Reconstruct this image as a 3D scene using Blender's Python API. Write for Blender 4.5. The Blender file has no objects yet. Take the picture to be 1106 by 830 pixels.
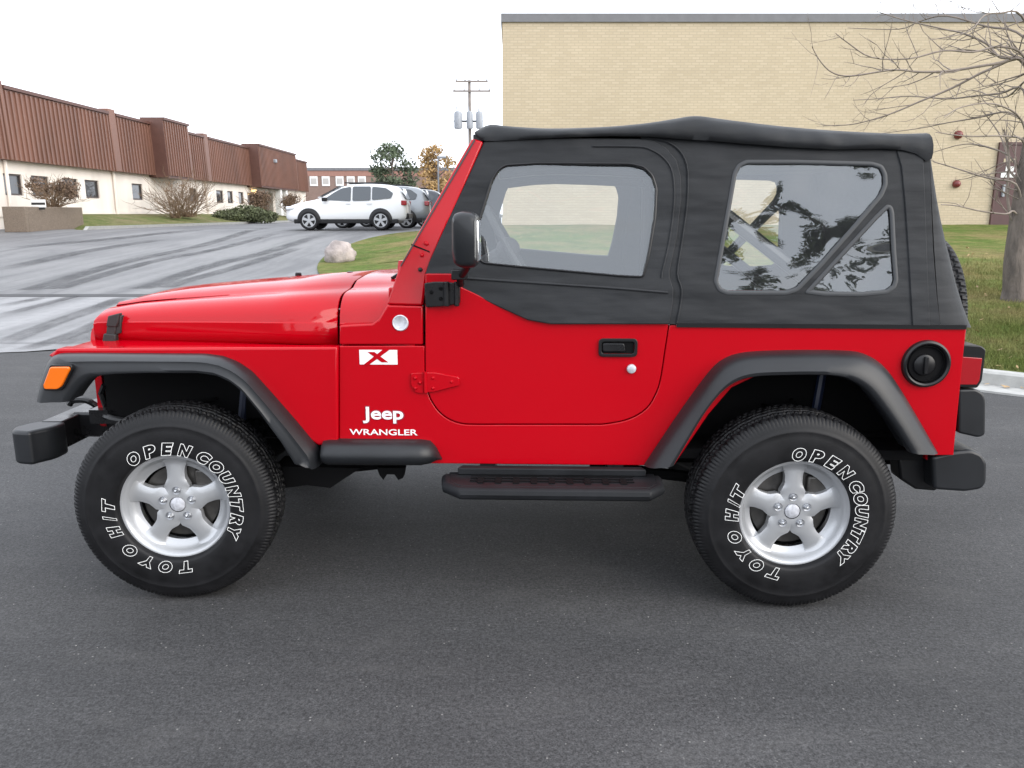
import bpy, bmesh, math, random
from mathutils import Vector, Matrix, noise as mnoise
random.seed(7)
sc = bpy.context.scene
COL = sc.collection
PI = math.pi

# ------------------------------------------------------------------ camera, sky, sun, exposure
CAM = Vector((0.0966, -3.7194, 1.5023)); PITCH = math.atan(184/860); FPX = 860.0
cd = bpy.data.cameras.new('camera'); cam = bpy.data.objects.new('camera', cd); COL.objects.link(cam)
cam.location = CAM; cam.rotation_euler = (PI/2 - PITCH, 0, 0)
cd.sensor_width = 36.0; cd.lens = FPX/1106*36; cd.clip_start = 0.05; cd.clip_end = 3000
sc.camera = cam
SUN_EL = math.radians(26); SUN_AZ = math.radians(124)      # hazy low sun behind the camera, to the right
w = bpy.data.worlds.new('World'); sc.world = w; w.use_nodes = True
nt = w.node_tree; nt.nodes.clear()
sky = nt.nodes.new('ShaderNodeTexSky'); sky.sky_type = 'NISHITA'; sky.sun_disc = False
sky.sun_elevation = SUN_EL; sky.sun_rotation = SUN_AZ; sky.dust_density = 4; sky.air_density = 1.2
ovr = nt.nodes.new('ShaderNodeMixRGB'); ovr.inputs[0].default_value = 0.86
ovr.inputs[2].default_value = (14.2, 14.9, 16.2, 1)         # overcast cloud layer
bg = nt.nodes.new('ShaderNodeBackground'); bg.inputs[1].default_value = 0.1
wo = nt.nodes.new('ShaderNodeOutputWorld')
nt.links.new(sky.outputs[0], ovr.inputs[1]); nt.links.new(ovr.outputs[0], bg.inputs[0]); nt.links.new(bg.outputs[0], wo.inputs[0])
sl = bpy.data.lights.new('sun', 'SUN'); sl.energy = 1.4; sl.angle = math.radians(48); sl.color = (1, .95, .88)
so = bpy.data.objects.new('sun', sl); COL.objects.link(so)
sdir = Vector((math.sin(SUN_AZ)*math.cos(SUN_EL), math.cos(SUN_AZ)*math.cos(SUN_EL), math.sin(SUN_EL)))
so.rotation_euler = sdir.to_track_quat('Z', 'Y').to_euler()
sc.view_settings.view_transform = 'Standard'; sc.view_settings.look = 'None'
sc.view_settings.exposure = 0.70; sc.view_settings.gamma = 1; sc.view_settings.use_curve_mapping = False

# ------------------------------------------------------------------ helpers: pixels of the photo to points on real planes
PSI = -0.03045                                              # the car is turned 1.7 degrees to the street
def ray(px, py):
    u, v = (px-553)/FPX, (py-415)/FPX
    c, s = math.cos(PITCH), math.sin(PITCH)
    return Vector((u, -s*v + c, -c*v - s))
def at(px, py, d):                                          # world point at distance d in front of the camera (along the ground)
    r = ray(px, py); return CAM + r*(d/r.y)
_ca, _sa = math.cos(-PSI), math.sin(-PSI)
def tocar(P): return Vector((_ca*P.x - _sa*P.y, _sa*P.x + _ca*P.y, P.z))
CC = tocar(CAM)
def J(px, py, Y):                                           # (x, z) on the car's plane y = Y (number or function of z)
    r = tocar(ray(px, py)); z = 1.1
    for _ in range(6 if callable(Y) else 1):
        y = Y(z) if callable(Y) else Y
        p = CC + r*((y-CC.y)/r.y); z = p.z
    return (p.x, p.z)
def JJ(pts, Y): return [J(a, b, Y) for a, b in pts]

# ------------------------------------------------------------------ mesh builder
class MB:
    def __init__(s): s.v = []; s.f = []
    def add(s, vs, fs):
        o = len(s.v); s.v += [tuple(p) for p in vs]; s.f += [tuple(i+o for i in f) for f in fs]; return s
    def box(s, x0, x1, y0, y1, z0, z1):
        return s.add([(x0,y0,z0),(x1,y0,z0),(x1,y1,z0),(x0,y1,z0),(x0,y0,z1),(x1,y0,z1),(x1,y1,z1),(x0,y1,z1)],
                     [(0,3,2,1),(4,5,6,7),(0,1,5,4),(1,2,6,5),(2,3,7,6),(3,0,4,7)])
    def prism(s, poly, y0, y1):                             # polygon in x,z swept from y0 to y1 (numbers or functions of z)
        f0 = y0 if callable(y0) else (lambda z: y0); f1 = y1 if callable(y1) else (lambda z: y1)
        n = len(poly)
        vs = [(x, f0(z), z) for x, z in poly] + [(x, f1(z), z) for x, z in poly]
        return s.add(vs, [tuple(range(n)), tuple(range(2*n-1, n-1, -1))] + [(i, (i+1) % n, n+(i+1) % n, n+i) for i in range(n)])
    def prismz(s, poly, z0, z1):                            # polygon in x,y swept upwards
        n = len(poly)
        vs = [(x, y, z0) for x, y in poly] + [(x, y, z1) for x, y in poly]
        return s.add(vs, [tuple(range(n)), tuple(range(2*n-1, n-1, -1))] + [(i, (i+1) % n, n+(i+1) % n, n+i) for i in range(n)])
    def grid(s, rows, cu=False, cv=False):
        m, n = len(rows), len(rows[0]); vs = [p for r in rows for p in r]; fs = []
        for i in range(m if cu else m-1):
            for j in range(n if cv else n-1):
                fs.append((i*n+j, i*n+(j+1) % n, ((i+1) % m)*n+(j+1) % n, ((i+1) % m)*n+j))
        return s.add(vs, fs)
    def loft(s, rings, cap=True):                           # closed rings
        n = len(rings[0]); o = len(s.v); s.grid(rings, cv=True)
        if cap:
            s.f.append(tuple(o+i for i in range(n))); s.f.append(tuple(o+(len(rings)-1)*n+i for i in reversed(range(n))))
        return s
    def tube(s, path, rad, n=8, closed=False, cap=True):
        path = [Vector(p) for p in path]; m = len(path)
        rads = rad if isinstance(rad, (list, tuple)) else [rad]*m
        rings = []; up = None
        for i, p in enumerate(path):
            a = path[(i-1) % m] if (closed or i > 0) else p; b = path[(i+1) % m] if (closed or i < m-1) else p
            t = (b-a).normalized() if (b-a).length > 1e-9 else Vector((0,0,1))
            if up is None: up = Vector((0,0,1)) if abs(t.z) < .9 else Vector((1,0,0))
            u = t.cross(up)
            if u.length < 1e-6: u = t.cross(Vector((1,.3,.2)))
            u.normalize(); up = u.cross(t).normalized()
            rings.append([p + (u*math.cos(2*PI*k/n) + up*math.sin(2*PI*k/n))*rads[i] for k in range(n)])
        if closed: s.grid(rings, cu=True, cv=True)
        else: s.loft(rings, cap)
        return s
    def rev(s, prof, c=(0,0,0), n=48, axis='y', closed=False):   # profile of (r, w): w runs along -y (outwards) / z
        rows = []
        for r, wv in prof:
            row = []
            for k in range(n):
                a = 2*PI*k/n
                if axis == 'y': row.append((c[0]+r*math.cos(a), c[1]-wv, c[2]+r*math.sin(a)))
                elif axis == 'x': row.append((c[0]+wv, c[1]+r*math.cos(a), c[2]+r*math.sin(a)))
                else: row.append((c[0]+r*math.cos(a), c[1]+r*math.sin(a), c[2]+wv))
            rows.append(row)
        return s.grid(rows, cu=closed, cv=True)
    def ball(s, c, r, n=12, m=8, jit=0):
        rows = []
        for i in range(m+1):
            th = PI*i/m; row = []
            for k in range(n):
                a = 2*PI*k/n
                d = Vector((math.sin(th)*math.cos(a), math.sin(th)*math.sin(a), math.cos(th)))
                q = 1 + jit*mnoise.noise(d*2.3+Vector(c))
                row.append((c[0]+r[0]*d.x*q, c[1]+r[1]*d.y*q, c[2]+r[2]*d.z*q))
            rows.append(row)
        return s.grid(rows, cv=True)
    def move(s, fn): s.v = [tuple(fn(Vector(p))) for p in s.v]; return s
    def build(s, name, m, parent=None, smooth=35, bevel=0, seg=2, mirror=False, recalc=True, subdiv=0):
        me = bpy.data.meshes.new(name); vs = [(x, -y, z) for x, y, z in s.v] if mirror else s.v
        me.from_pydata(vs, [], s.f)
        bm = bmesh.new(); bm.from_mesh(me)
        bmesh.ops.remove_doubles(bm, verts=bm.verts, dist=1e-5)
        if recalc: bmesh.ops.recalc_face_normals(bm, faces=bm.faces)
        bm.to_mesh(me); bm.free()
        me.polygons.foreach_set('use_smooth', [True]*len(me.polygons))
        me.set_sharp_from_angle(angle=math.radians(smooth))
        for mm in (m if isinstance(m, list) else [m]): me.materials.append(mm)
        o = bpy.data.objects.new(name, me); COL.objects.link(o)
        if parent is not None: o.parent = parent
        if bevel:
            b = o.modifiers.new('bevel', 'BEVEL'); b.width = bevel; b.segments = seg; b.limit_method = 'ANGLE'; b.angle_limit = math.radians(40); b.harden_normals = False
        if subdiv:
            b = o.modifiers.new('sub', 'SUBSURF'); b.levels = subdiv; b.render_levels = subdiv
        return o

def fillet(poly, r, n=6):                                   # round the corners of a polygon (r number or list)
    out = []; m = len(poly)
    for i in range(m):
        p = Vector(poly[i]); a = Vector(poly[i-1])-p; b = Vector(poly[(i+1) % m])-p
        rr = r[i] if isinstance(r, (list, tuple)) else r
        d = min(rr, a.length*.48, b.length*.48)
        if d < 1e-4: out.append(tuple(p)); continue
        q0 = p+a.normalized()*d; q2 = p+b.normalized()*d
        for k in range(n+1):
            t = k/n; out.append(tuple(q0*(1-t)**2 + p*2*t*(1-t) + q2*t*t))
    return out
def resample(pts, n):
    P = [Vector(p) for p in pts]; L = [0]
    for a, b in zip(P, P[1:]): L.append(L[-1]+(b-a).length)
    out = []; j = 0
    for i in range(n):
        s = L[-1]*i/(n-1)
        while j < len(P)-2 and L[j+1] < s: j += 1
        t = (s-L[j])/max(1e-9, L[j+1]-L[j]); out.append(P[j].lerp(P[j+1], min(1, max(0, t))))
    return out
def smooth_path(pts, k=4):                                  # Catmull-Rom
    P = [Vector(p) for p in pts]; out = []
    for i in range(len(P)-1):
        p0 = P[max(0, i-1)]; p1 = P[i]; p2 = P[i+1]; p3 = P[min(len(P)-1, i+2)]
        for j in range(k):
            t = j/k
            out.append(.5*((2*p1) + (p2-p0)*t + (2*p0-5*p1+4*p2-p3)*t*t + (3*p1-p0-3*p2+p3)*t**3))
    out.append(P[-1]); return out

def holed(outer, holes, yf, th):                            # plate with holes: loops in x,z lying on y = yf(z), thickness th inwards
    bm = bmesh.new(); loops = []
    for lp in [outer]+holes:
        vs = [bm.verts.new((x, 0, z)) for x, z in lp]; loops.append(vs)
        for i in range(len(vs)): bm.edges.new((vs[i], vs[(i+1) % len(vs)]))
    bmesh.ops.triangle_fill(bm, use_beauty=True, use_dissolve=False, edges=bm.edges[:])
    bm.verts.index_update()
    V = [(v.co.x, v.co.z) for v in bm.verts]; F = [tuple(v.index for v in f.verts) for f in bm.faces]
    idx = [[v.index for v in lp] for lp in loops]; bm.free()
    n = len(V); mb = MB()
    vs = [(x, yf(z), z) for x, z in V] + [(x, yf(z)+th, z) for x, z in V]
    fs = F + [tuple(n+i for i in reversed(f)) for f in F]
    for lp in idx:
        for i in range(len(lp)):
            a, b = lp[i], lp[(i+1) % len(lp)]; fs.append((a, b, n+b, n+a))
    return mb.add(vs, fs)

def text_mesh(s, bold=0.0, shear=0.0, outline=0.0, spacing=1.0):
    cu = bpy.data.curves.new('t', 'FONT'); cu.body = s; cu.size = 1; cu.offset = bold; cu.shear = shear; cu.space_character = spacing
    cu.resolution_u = 4
    if outline: cu.fill_mode = 'NONE'; cu.bevel_depth = outline; cu.bevel_resolution = 0
    else: cu.extrude = .01
    o = bpy.data.objects.new('t', cu); COL.objects.link(o)
    dg = bpy.context.evaluated_depsgraph_get(); me = bpy.data.meshes.new_from_object(o.evaluated_get(dg))
    vs = [v.co.copy() for v in me.vertices]; fs = [tuple(p.vertices) for p in me.polygons]
    bpy.data.objects.remove(o); bpy.data.curves.remove(cu); bpy.data.meshes.remove(me)
    return vs, fs
def fit_text(s, x0, x1, z0, z1, y, depth=.0012, **k):       # text mapped into a rectangle of the car side, facing -y
    vs, fs = text_mesh(s, **k)
    a0 = min(v.x for v in vs); a1 = max(v.x for v in vs); b0 = min(v.y for v in vs); b1 = max(v.y for v in vs)
    return [(x0+(v.x-a0)/(a1-a0)*(x1-x0), y-(depth if v.z > 0 else 0), z0+(v.y-b0)/(b1-b0)*(z1-z0)) for v in vs], fs

# ------------------------------------------------------------------ materials
def nodes(name):
    m = bpy.data.materials.new(name); m.use_nodes = True; t = m.node_tree
    return m, t, t.nodes['Principled BSDF'], t.nodes['Material Output']
def N(t, typ, **kw):
    n = t.nodes.new(typ)
    for k, v in kw.items():
        if k in n.inputs.keys() if isinstance(k, str) else False: n.inputs[k].default_value = v
        else: setattr(n, k, v)
    return n
def L(t, a, b): t.links.new(a, b)
def coord(t, scale=(1,1,1), rot=(0,0,0)):
    c = t.nodes.new('ShaderNodeTexCoord'); mp = t.nodes.new('ShaderNodeMapping')
    mp.inputs['Scale'].default_value = scale; mp.inputs['Rotation'].default_value = rot
    L(t, c.outputs['Object'], mp.inputs['Vector']); return mp.outputs[0]
def noise(t, vec, scale, detail=3, rough=.55):
    n = t.nodes.new('ShaderNodeTexNoise'); n.inputs['Scale'].default_value = scale; n.inputs['Detail'].default_value = detail
    n.inputs['Roughness'].default_value = rough; L(t, vec, n.inputs['Vector']); return n.outputs['Fac']
def ramp(t, fac, stops):
    r = t.nodes.new('ShaderNodeValToRGB'); e = r.color_ramp.elements
    while len(e) < len(stops): e.new(.5)
    for el, (p, c) in zip(e, stops):
        el.position = p; el.color = (c[0], c[1], c[2], 1) if isinstance(c, (tuple, list)) else (c, c, c, 1)
    L(t, fac, r.inputs[0]); return r.outputs[0]
def mix(t, fac, a, b, typ='MIX'):
    m = t.nodes.new('ShaderNodeMixRGB'); m.blend_type = typ
    for i, v in enumerate((fac, a, b)):
        if isinstance(v, (int, float)): m.inputs[i].default_value = v if i == 0 else (v, v, v, 1)
        elif isinstance(v, tuple): m.inputs[i].default_value = (*v, 1)
        else: L(t, v, m.inputs[i])
    return m.outputs[0]
def bump(t, h, strength, dist, bsdf, prev=None):
    b = t.nodes.new('ShaderNodeBump'); b.inputs['Strength'].default_value = strength; b.inputs['Distance'].default_value = dist
    L(t, h, b.inputs['Height'])
    if prev is not None: L(t, prev, b.inputs['Normal'])
    if bsdf is not None: L(t, b.outputs[0], bsdf.inputs['Normal'])
    return b.outputs[0]
def mat(name, col, rough=.5, metal=0, coat=0, var=0, vscale=4, bmp=0, bscale=60, bdist=.01, spec=None, trans=0, coat_rough=.03, sheen=0, stretch=(1,1,1)):
    m, t, b, _ = nodes(name)
    b.inputs['Base Color'].default_value = (*col, 1); b.inputs['Roughness'].default_value = rough; b.inputs['Metallic'].default_value = metal
    b.inputs['Coat Weight'].default_value = coat; b.inputs['Coat Roughness'].default_value = coat_rough
    if spec is not None: b.inputs['Specular IOR Level'].default_value = spec
    if trans: b.inputs['Transmission Weight'].default_value = trans
    if sheen: b.inputs['Sheen Weight'].default_value = sheen
    v = coord(t, stretch)
    if var:
        n = noise(t, v, vscale, 4)
        f = ramp(t, n, [(.3, 1-var), (.7, 1+var)])
        L(t, mix(t, 1.0, tuple(col), f, 'MULTIPLY'), b.inputs['Base Color'])
        r = ramp(t, n, [(.3, max(.02, rough*(1-var*.4))), (.7, min(1, rough*(1+var*.4)))]); L(t, r, b.inputs['Roughness'])
    if bmp: bump(t, noise(t, v, bscale, 3), bmp, bdist, b)
    return m
M = {}
M['red'] = mat('red_paint', (.41,.0003,.0062), .4, 0, .7, var=.03, vscale=1.5, spec=.0, coat_rough=.09)
_t = M['red'].node_tree; bump(_t, noise(_t, coord(_t), 2.2, 2), .35, .01, None); _b = [n_ for n_ in _t.nodes if n_.type == 'BUMP'][0]
L(_t, _b.outputs[0], _t.nodes['Principled BSDF'].inputs['Coat Normal'])
M['plastic'] = mat('black_textured_plastic', (.0115,.0128,.015), .40, bmp=.12, bscale=450, bdist=.002, var=.2, vscale=5, spec=.42)
M['step'] = mat('ribbed_step_plastic', (.012,.013,.015), .55, bmp=.12, bscale=450, bdist=.002, var=.25, vscale=9, spec=.22)
M['plastic2'] = mat('black_smooth_plastic', (.009,.009,.010), .30, spec=.35)
M['under'] = mat('dark_underbody', (.0045,.0045,.005), .8, var=.4, vscale=8, spec=.12)
M['steel_black'] = mat('black_painted_steel', (.008,.008,.009), .28, var=.3, vscale=12, spec=.4)
M['rubber'] = mat('tyre_rubber', (.0075,.0075,.0085), .5, var=.35, vscale=14, bmp=.1, bscale=200, bdist=.002, spec=.28)
M['alloy'] = mat('painted_alloy', (.43,.44,.455), .32, .45, .3, var=.03)
M['alloy_dark'] = mat('wheel_barrel_alloy', (.34,.35,.37), .4, .8, var=.2, vscale=10)
M['chrome'] = mat('chrome', (.75,.76,.78), .14, 1)
M['letter'] = mat('white_tyre_lettering', (.82,.82,.80), .5)
M['white_badge'] = mat('white_decal', (.80,.80,.82), .4)
M['silver_badge'] = mat('silver_badge', (.55,.56,.60), .4, .3, var=.25, vscale=60)
M['amber'] = mat('amber_lens', (.72,.14,.004), .15, 0, .5, spec=.5, bmp=.15, bscale=90, bdist=.002)
M['red_lens'] = mat('red_lens', (.30,.003,.008), .12, 0, .6)
M['clear_lens'] = mat('clear_lens', (.7,.72,.75), .08, .4, .6)
M['trim_grey'] = mat('grey_window_welt', (.032,.035,.039), .5)
M['seat'] = mat('grey_seat_cloth', (.05,.05,.053), .85, var=.2, vscale=30)
M['dash'] = mat('dashboard_vinyl', (.045,.046,.05), .6)
M['disc'] = mat('brake_disc_steel', (.10,.095,.09), .45, .8, var=.2, vscale=20)
M['rubber_latch'] = mat('rubber_latch', (.02,.02,.02), .6)
M['mirror'] = mat('mirror_glass', (.9,.9,.9), .03, 1)

def fabric():
    m, t, b, _ = nodes('soft_top_fabric'); v = coord(t)
    n = noise(t, v, 3.2, 4); L(t, ramp(t, n, [(.28, (.0085,.0098,.0118)), (.72, (.0165,.0182,.0210))]), b.inputs['Base Color'])
    b.inputs['Roughness'].default_value = .62; b.inputs['Sheen Weight'].default_value = .10; b.inputs['Sheen Roughness'].default_value = .5; b.inputs['Specular IOR Level'].default_value = .3
    weave = noise(t, v, 700, 1); p = bump(t, weave, .35, .0015, None)
    vs = coord(t, (3.0, 3.0, 9.0), (0, .35, 0)); p = bump(t, noise(t, vs, 1.3, 2, .4), .6, .03, None, p); bump(t, noise(t, coord(t, (1.2,2,14), (0,-.25,0)), 1.6, 3, .5), .22, .012, b, p)
    return m
M['fabric'] = fabric()
def vinyl(name, refl, haze, rough, wav):
    m, t, b, out = nodes(name); t.nodes.remove(b)
    tr = t.nodes.new('ShaderNodeBsdfTransparent'); tr.inputs[0].default_value = (.93,.95,.95,1)
    gl = t.nodes.new('ShaderNodeBsdfGlossy'); gl.inputs['Roughness'].default_value = rough; gl.inputs['Color'].default_value = (.93,.97,1,1)
    df = t.nodes.new('ShaderNodeBsdfDiffuse'); df.inputs[0].default_value = (.62,.66,.70,1)
    bn = bump(t, noise(t, coord(t, (2.0, 2.0, 3.5)), 1.6, 1, .35), 1.0, wav, None)
    L(t, bn, gl.inputs['Normal'])
    fr = t.nodes.new('ShaderNodeFresnel'); fr.inputs['IOR'].default_value = 1.5; L(t, bn, fr.inputs['Normal'])
    ad = t.nodes.new('ShaderNodeMath'); ad.operation = 'ADD'; ad.inputs[1].default_value = refl; L(t, fr.outputs[0], ad.inputs[0])
    m1 = t.nodes.new('ShaderNodeMixShader'); m1.inputs[0].default_value = haze; L(t, tr.outputs[0], m1.inputs[1]); L(t, df.outputs[0], m1.inputs[2])
    m2 = t.nodes.new('ShaderNodeMixShader'); L(t, ad.outputs[0], m2.inputs[0]); L(t, m1.outputs[0], m2.inputs[1]); L(t, gl.outputs[0], m2.inputs[2])
    L(t, m2.outputs[0], out.inputs['Surface']); return m
M['vinyl'] = vinyl('clear_vinyl_window', .075, .045, .03, .03)
M['vinyl_rear'] = vinyl('clear_vinyl_quarter_window', .10, .025, .02, .03)
M['glass'] = vinyl('windscreen_glass', .03, .0, .01, .0)
def darkglass(name, col=(.02,.025,.03)): return mat(name, col, .06, 0, .4, spec=.6)
M['car_glass'] = darkglass('tinted_car_glass', (.05,.06,.07)); M['win_glass'] = darkglass('dark_window_glass', (.045,.05,.055))

def street_mat():
    m, t, b, _ = nodes('asphalt_street'); v = coord(t)
    big = noise(t, coord(t, (.16,.7,1), (0,0,.03)), 1.6, 4)
    base = ramp(t, big, [(.28, (.036,.036,.0372)), (.72, (.060,.0595,.0605))])
    fine = noise(t, v, 170, 3, .7); base = mix(t, 1, base, ramp(t, fine, [(.3, .4), (.7, 1.6)]), 'MULTIPLY')
    mid = noise(t, v, 75, 2, .6); base = mix(t, 1, base, ramp(t, mid, [(.3, .6), (.7, 1.45)]), 'MULTIPLY')
    med = noise(t, v, 20, 4, .7); base = mix(t, 1, base, ramp(t, med, [(.3, .84), (.7, 1.16)]), 'MULTIPLY')
    dust = noise(t, coord(t, (.6,1.6,1), (0,0,.06)), 3.2, 6, .7); base = mix(t, ramp(t, dust, [(.52, 0), (.8, .3)]), base, (.115,.112,.108))
    vo = t.nodes.new('ShaderNodeTexVoronoi'); vo.inputs['Scale'].default_value = 70; L(t, v, vo.inputs['Vector'])
    pick = ramp(t, vo.outputs['Color'], [(.87, 0), (.91, 1)]); spot = ramp(t, vo.outputs['Distance'], [(.16, 1), (.28, 0)])
    pat = noise(t, coord(t, (.5,1,1), (0,0,-.1)), .55, 5, .6); base = mix(t, 1, base, ramp(t, pat, [(.34, .84), (.66, 1.14)]), 'MULTIPLY')
    base = mix(t, mix(t, 1, pick, spot, 'MULTIPLY'), base, (.20,.195,.185))
    L(t, base, b.inputs['Base Color']); b.inputs['Roughness'].default_value = .78
    b.inputs['Specular IOR Level'].default_value = .35
    p = bump(t, fine, .55, .004, None); bump(t, med, .35, .01, b, p); return m
M['street'] = street_mat()
def drive_mat(name, light, dark, lo, hi, sx):
    m, t, b, _ = nodes(name); v = coord(t)
    warp = noise(t, coord(t, (.12,.12,1)), 1.0, 2)
    vv = coord(t, (sx, .04, 1), (0,0,-.07))
    wv = t.nodes.new('ShaderNodeVectorMath'); wv.operation = 'ADD'; L(t, vv, wv.inputs[0]); 
    wm = t.nodes.new('ShaderNodeVectorMath'); wm.operation = 'SCALE'; wm.inputs['Scale'].default_value = 2.6; L(t, warp, wm.inputs[0]); L(t, wm.outputs[0], wv.inputs[1])
    st = noise(t, wv.outputs[0], 1.0, 3, .6)
    blot = noise(t, v, .35, 3); f = mix(t, .35, st, blot)
    base = mix(t, ramp(t, f, [(lo, 0), (hi, 1)]), dark, light)
    fine = noise(t, v, 90, 3, .7); base = mix(t, 1, base, ramp(t, fine, [(.3, .82), (.7, 1.16)]), 'MULTIPLY')
    med = noise(t, v, 7, 4, .6); base = mix(t, 1, base, ramp(t, med, [(.3, .9), (.7, 1.1)]), 'MULTIPLY')
    L(t, base, b.inputs['Base Color']); b.inputs['Roughness'].default_value = .7; bump(t, fine, .3, .004, b); return m
M['drive'] = drive_mat('asphalt_driveway', (.178,.178,.18), (.105,.106,.11), .40, .58, 2.0)
M['apron'] = drive_mat('dusty_concrete_apron', (.26,.26,.265), (.15,.151,.155), .38, .60, 1.9)
M['lot'] = drive_mat('asphalt_parking', (.16,.16,.165), (.08,.08,.085), .35, .65, .6)
M['joint'] = mat('joint_asphalt', (.05,.05,.053), .8, var=.2)
M['kerb'] = mat('kerb_concrete', (.36,.36,.345), .85, var=.15, vscale=9, bmp=.3, bscale=120)
def lawn_mat(name, g1, g2, dry, amt):
    m, t, b, _ = nodes(name); v = coord(t)
    n = noise(t, v, 1.1, 5, .65); c = mix(t, ramp(t, n, [(.3, 0), (.7, 1)]), g1, g2)
    d = noise(t, v, .55, 5, .7); c = mix(t, ramp(t, d, [(amt, 0), (amt+.22, .8)]), c, dry)
    mm = noise(t, v, 5, 4, .7); c = mix(t, 1, c, ramp(t, mm, [(.3, .72), (.7, 1.28)]), 'MULTIPLY')
    f = noise(t, v, 38, 4, .75); c = mix(t, 1, c, ramp(t, f, [(.25, .55), (.75, 1.45)]), 'MULTIPLY')
    L(t, c, b.inputs['Base Color']); b.inputs['Roughness'].default_value = .95; b.inputs['Specular IOR Level'].default_value = .1
    bump(t, f, .9, .05, b); return m
M['lawn'] = lawn_mat('lawn', (.095,.142,.032), (.14,.182,.048), (.245,.19,.09), .42)
M['blade'] = lawn_mat('grass_blades', (.15,.19,.05), (.20,.225,.075), (.33,.26,.13), .42)
M['lawn_dry'] = lawn_mat('autumn_lawn', (.11,.14,.045), (.17,.18,.07), (.23,.19,.11), .42)
M['earth'] = mat('bare_ground', (.14,.13,.09), .95, var=.3, vscale=.2)
def brick(name, c1, c2, mortar, bw=.22, rh=.075, mor=.008, axis='y'):
    m, t, b, _ = nodes(name)
    c = t.nodes.new('ShaderNodeTexCoord'); sp = t.nodes.new('ShaderNodeSeparateXYZ'); cb = t.nodes.new('ShaderNodeCombineXYZ')
    L(t, c.outputs['Object'], sp.inputs[0]); ad = t.nodes.new('ShaderNodeMath'); L(t, sp.outputs['X'], ad.inputs[0]); L(t, sp.outputs['Y'], ad.inputs[1])
    L(t, ad.outputs[0], cb.inputs[0]); L(t, sp.outputs['Z'], cb.inputs[1])
    br = t.nodes.new('ShaderNodeTexBrick'); L(t, cb.outputs[0], br.inputs['Vector'])
    br.inputs['Scale'].default_value = 1; br.inputs['Brick Width'].default_value = bw; br.inputs['Row Height'].default_value = rh; br.inputs['Mortar Size'].default_value = mor
    br.inputs['Mortar Smooth'].default_value = .2; br.inputs['Bias'].default_value = 0
    br.inputs['Color1'].default_value = (*c1, 1); br.inputs['Color2'].default_value = (*c2, 1); br.inputs['Mortar'].default_value = (*mortar, 1)
    big = noise(t, c.outputs['Object'], .5, 4, .6)
    col = mix(t, 1, br.outputs['Color'], ramp(t, big, [(.3, .95), (.7, 1.04)]), 'MULTIPLY')
    row = noise(t, coord(t, (.05,.05,9)), 1.5, 2); col = mix(t, 1, col, ramp(t, row, [(.3, .98), (.7, 1.02)]), 'MULTIPLY')
    L(t, col, b.inputs['Base Color']); b.inputs['Roughness'].default_value = .9; bump(t, br.outputs['Fac'], -.4, .01, b); return m
M['tan_brick'] = brick('tan_brick', (.505,.422,.305), (.452,.373,.262), (.41,.345,.25), mor=.012)
M['red_brick'] = brick('red_brick', (.24,.155,.125), (.20,.13,.105), (.25,.20,.175))
M['coping'] = mat('grey_coping', (.15,.15,.16), .6, var=.1)
M['cream'] = mat('cream_painted_block', (.78,.715,.65), .85, var=.10, vscale=.9, stretch=(1,1,.22), bmp=.1, bscale=30)
M['panel'] = mat('brown_metal_panel', (.165,.080,.056), .5, var=.2, vscale=.7, stretch=(1,1,.3))
M['panel_dark'] = mat('dark_brown_metal', (.10,.045,.034), .5, var=.1)
M['frame_dark'] = mat('dark_window_frame', (.07,.055,.05), .5)
M['maroon'] = mat('maroon_door_paint', (.075,.035,.035), .5, var=.1)
M['planter'] = mat('exposed_aggregate', (.17,.135,.105), .9, var=.25, vscale=25, bmp=.4, bscale=60)
M['white'] = mat('white_paint', (.75,.75,.74), .5); M['black'] = mat('black_paint', (.02,.02,.02), .5)
M['bark'] = mat('grey_bark', (.11,.092,.08), .95, var=.5, vscale=9, bmp=.7, bscale=28, bdist=.03, stretch=(1,1,.35))
M['twig'] = mat('twig_bark', (.21,.175,.15), .9, var=.3, vscale=5)
M['twig_brown'] = mat('brown_dry_twigs', (.20,.135,.085), .9, var=.3, vscale=4)
M['leaf_dark'] = mat('juniper_foliage', (.095,.11,.055), .9, var=.5, vscale=2.5)
M['leaf_brown'] = mat('brown_shrub_leaves', (.17,.115,.08), .9, var=.5, vscale=4)
M['leaf_green'] = mat('grey_green_foliage', (.085,.11,.065), .9, var=.5, vscale=.7)
M['leaf_gold'] = mat('golden_autumn_leaves', (.36,.235,.10), .9, var=.4, vscale=.7)
M['wood_pole'] = mat('weathered_pole_wood', (.22,.19,.17), .9, var=.2, vscale=3)
M['galv'] = mat('grey_transformer_paint', (.30,.32,.35), .5, .1, var=.1)
M['stone'] = mat('pinkish_boulder', (.36,.31,.29), .9, var=.4, vscale=3, bmp=.6, bscale=12, bdist=.05)
M['bell_red'] = mat('red_enamel', (.14,.022,.022), .35, var=.15)
M['car_white'] = mat('white_car_paint', (.74,.75,.76), .3, 0, .8); M['car_silver'] = mat('silver_car_paint', (.26,.28,.30), .3, .5, .8)
M['car_dark'] = mat('dark_blue_car_paint', (.02,.026,.04), .3, .2, .8)
M['leaf_litter'] = mat('fallen_leaf', (.34,.23,.12), .9, var=.5, vscale=3)
M['pebble'] = mat('pale_grit', (.24,.235,.225), .9, var=.3, vscale=30)
m, t, b, _ = nodes('lamp_glow'); b.inputs['Emission Color'].default_value = (1,.62,.25,1); b.inputs['Emission Strength'].default_value = 2.0; M['glow'] = m

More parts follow.
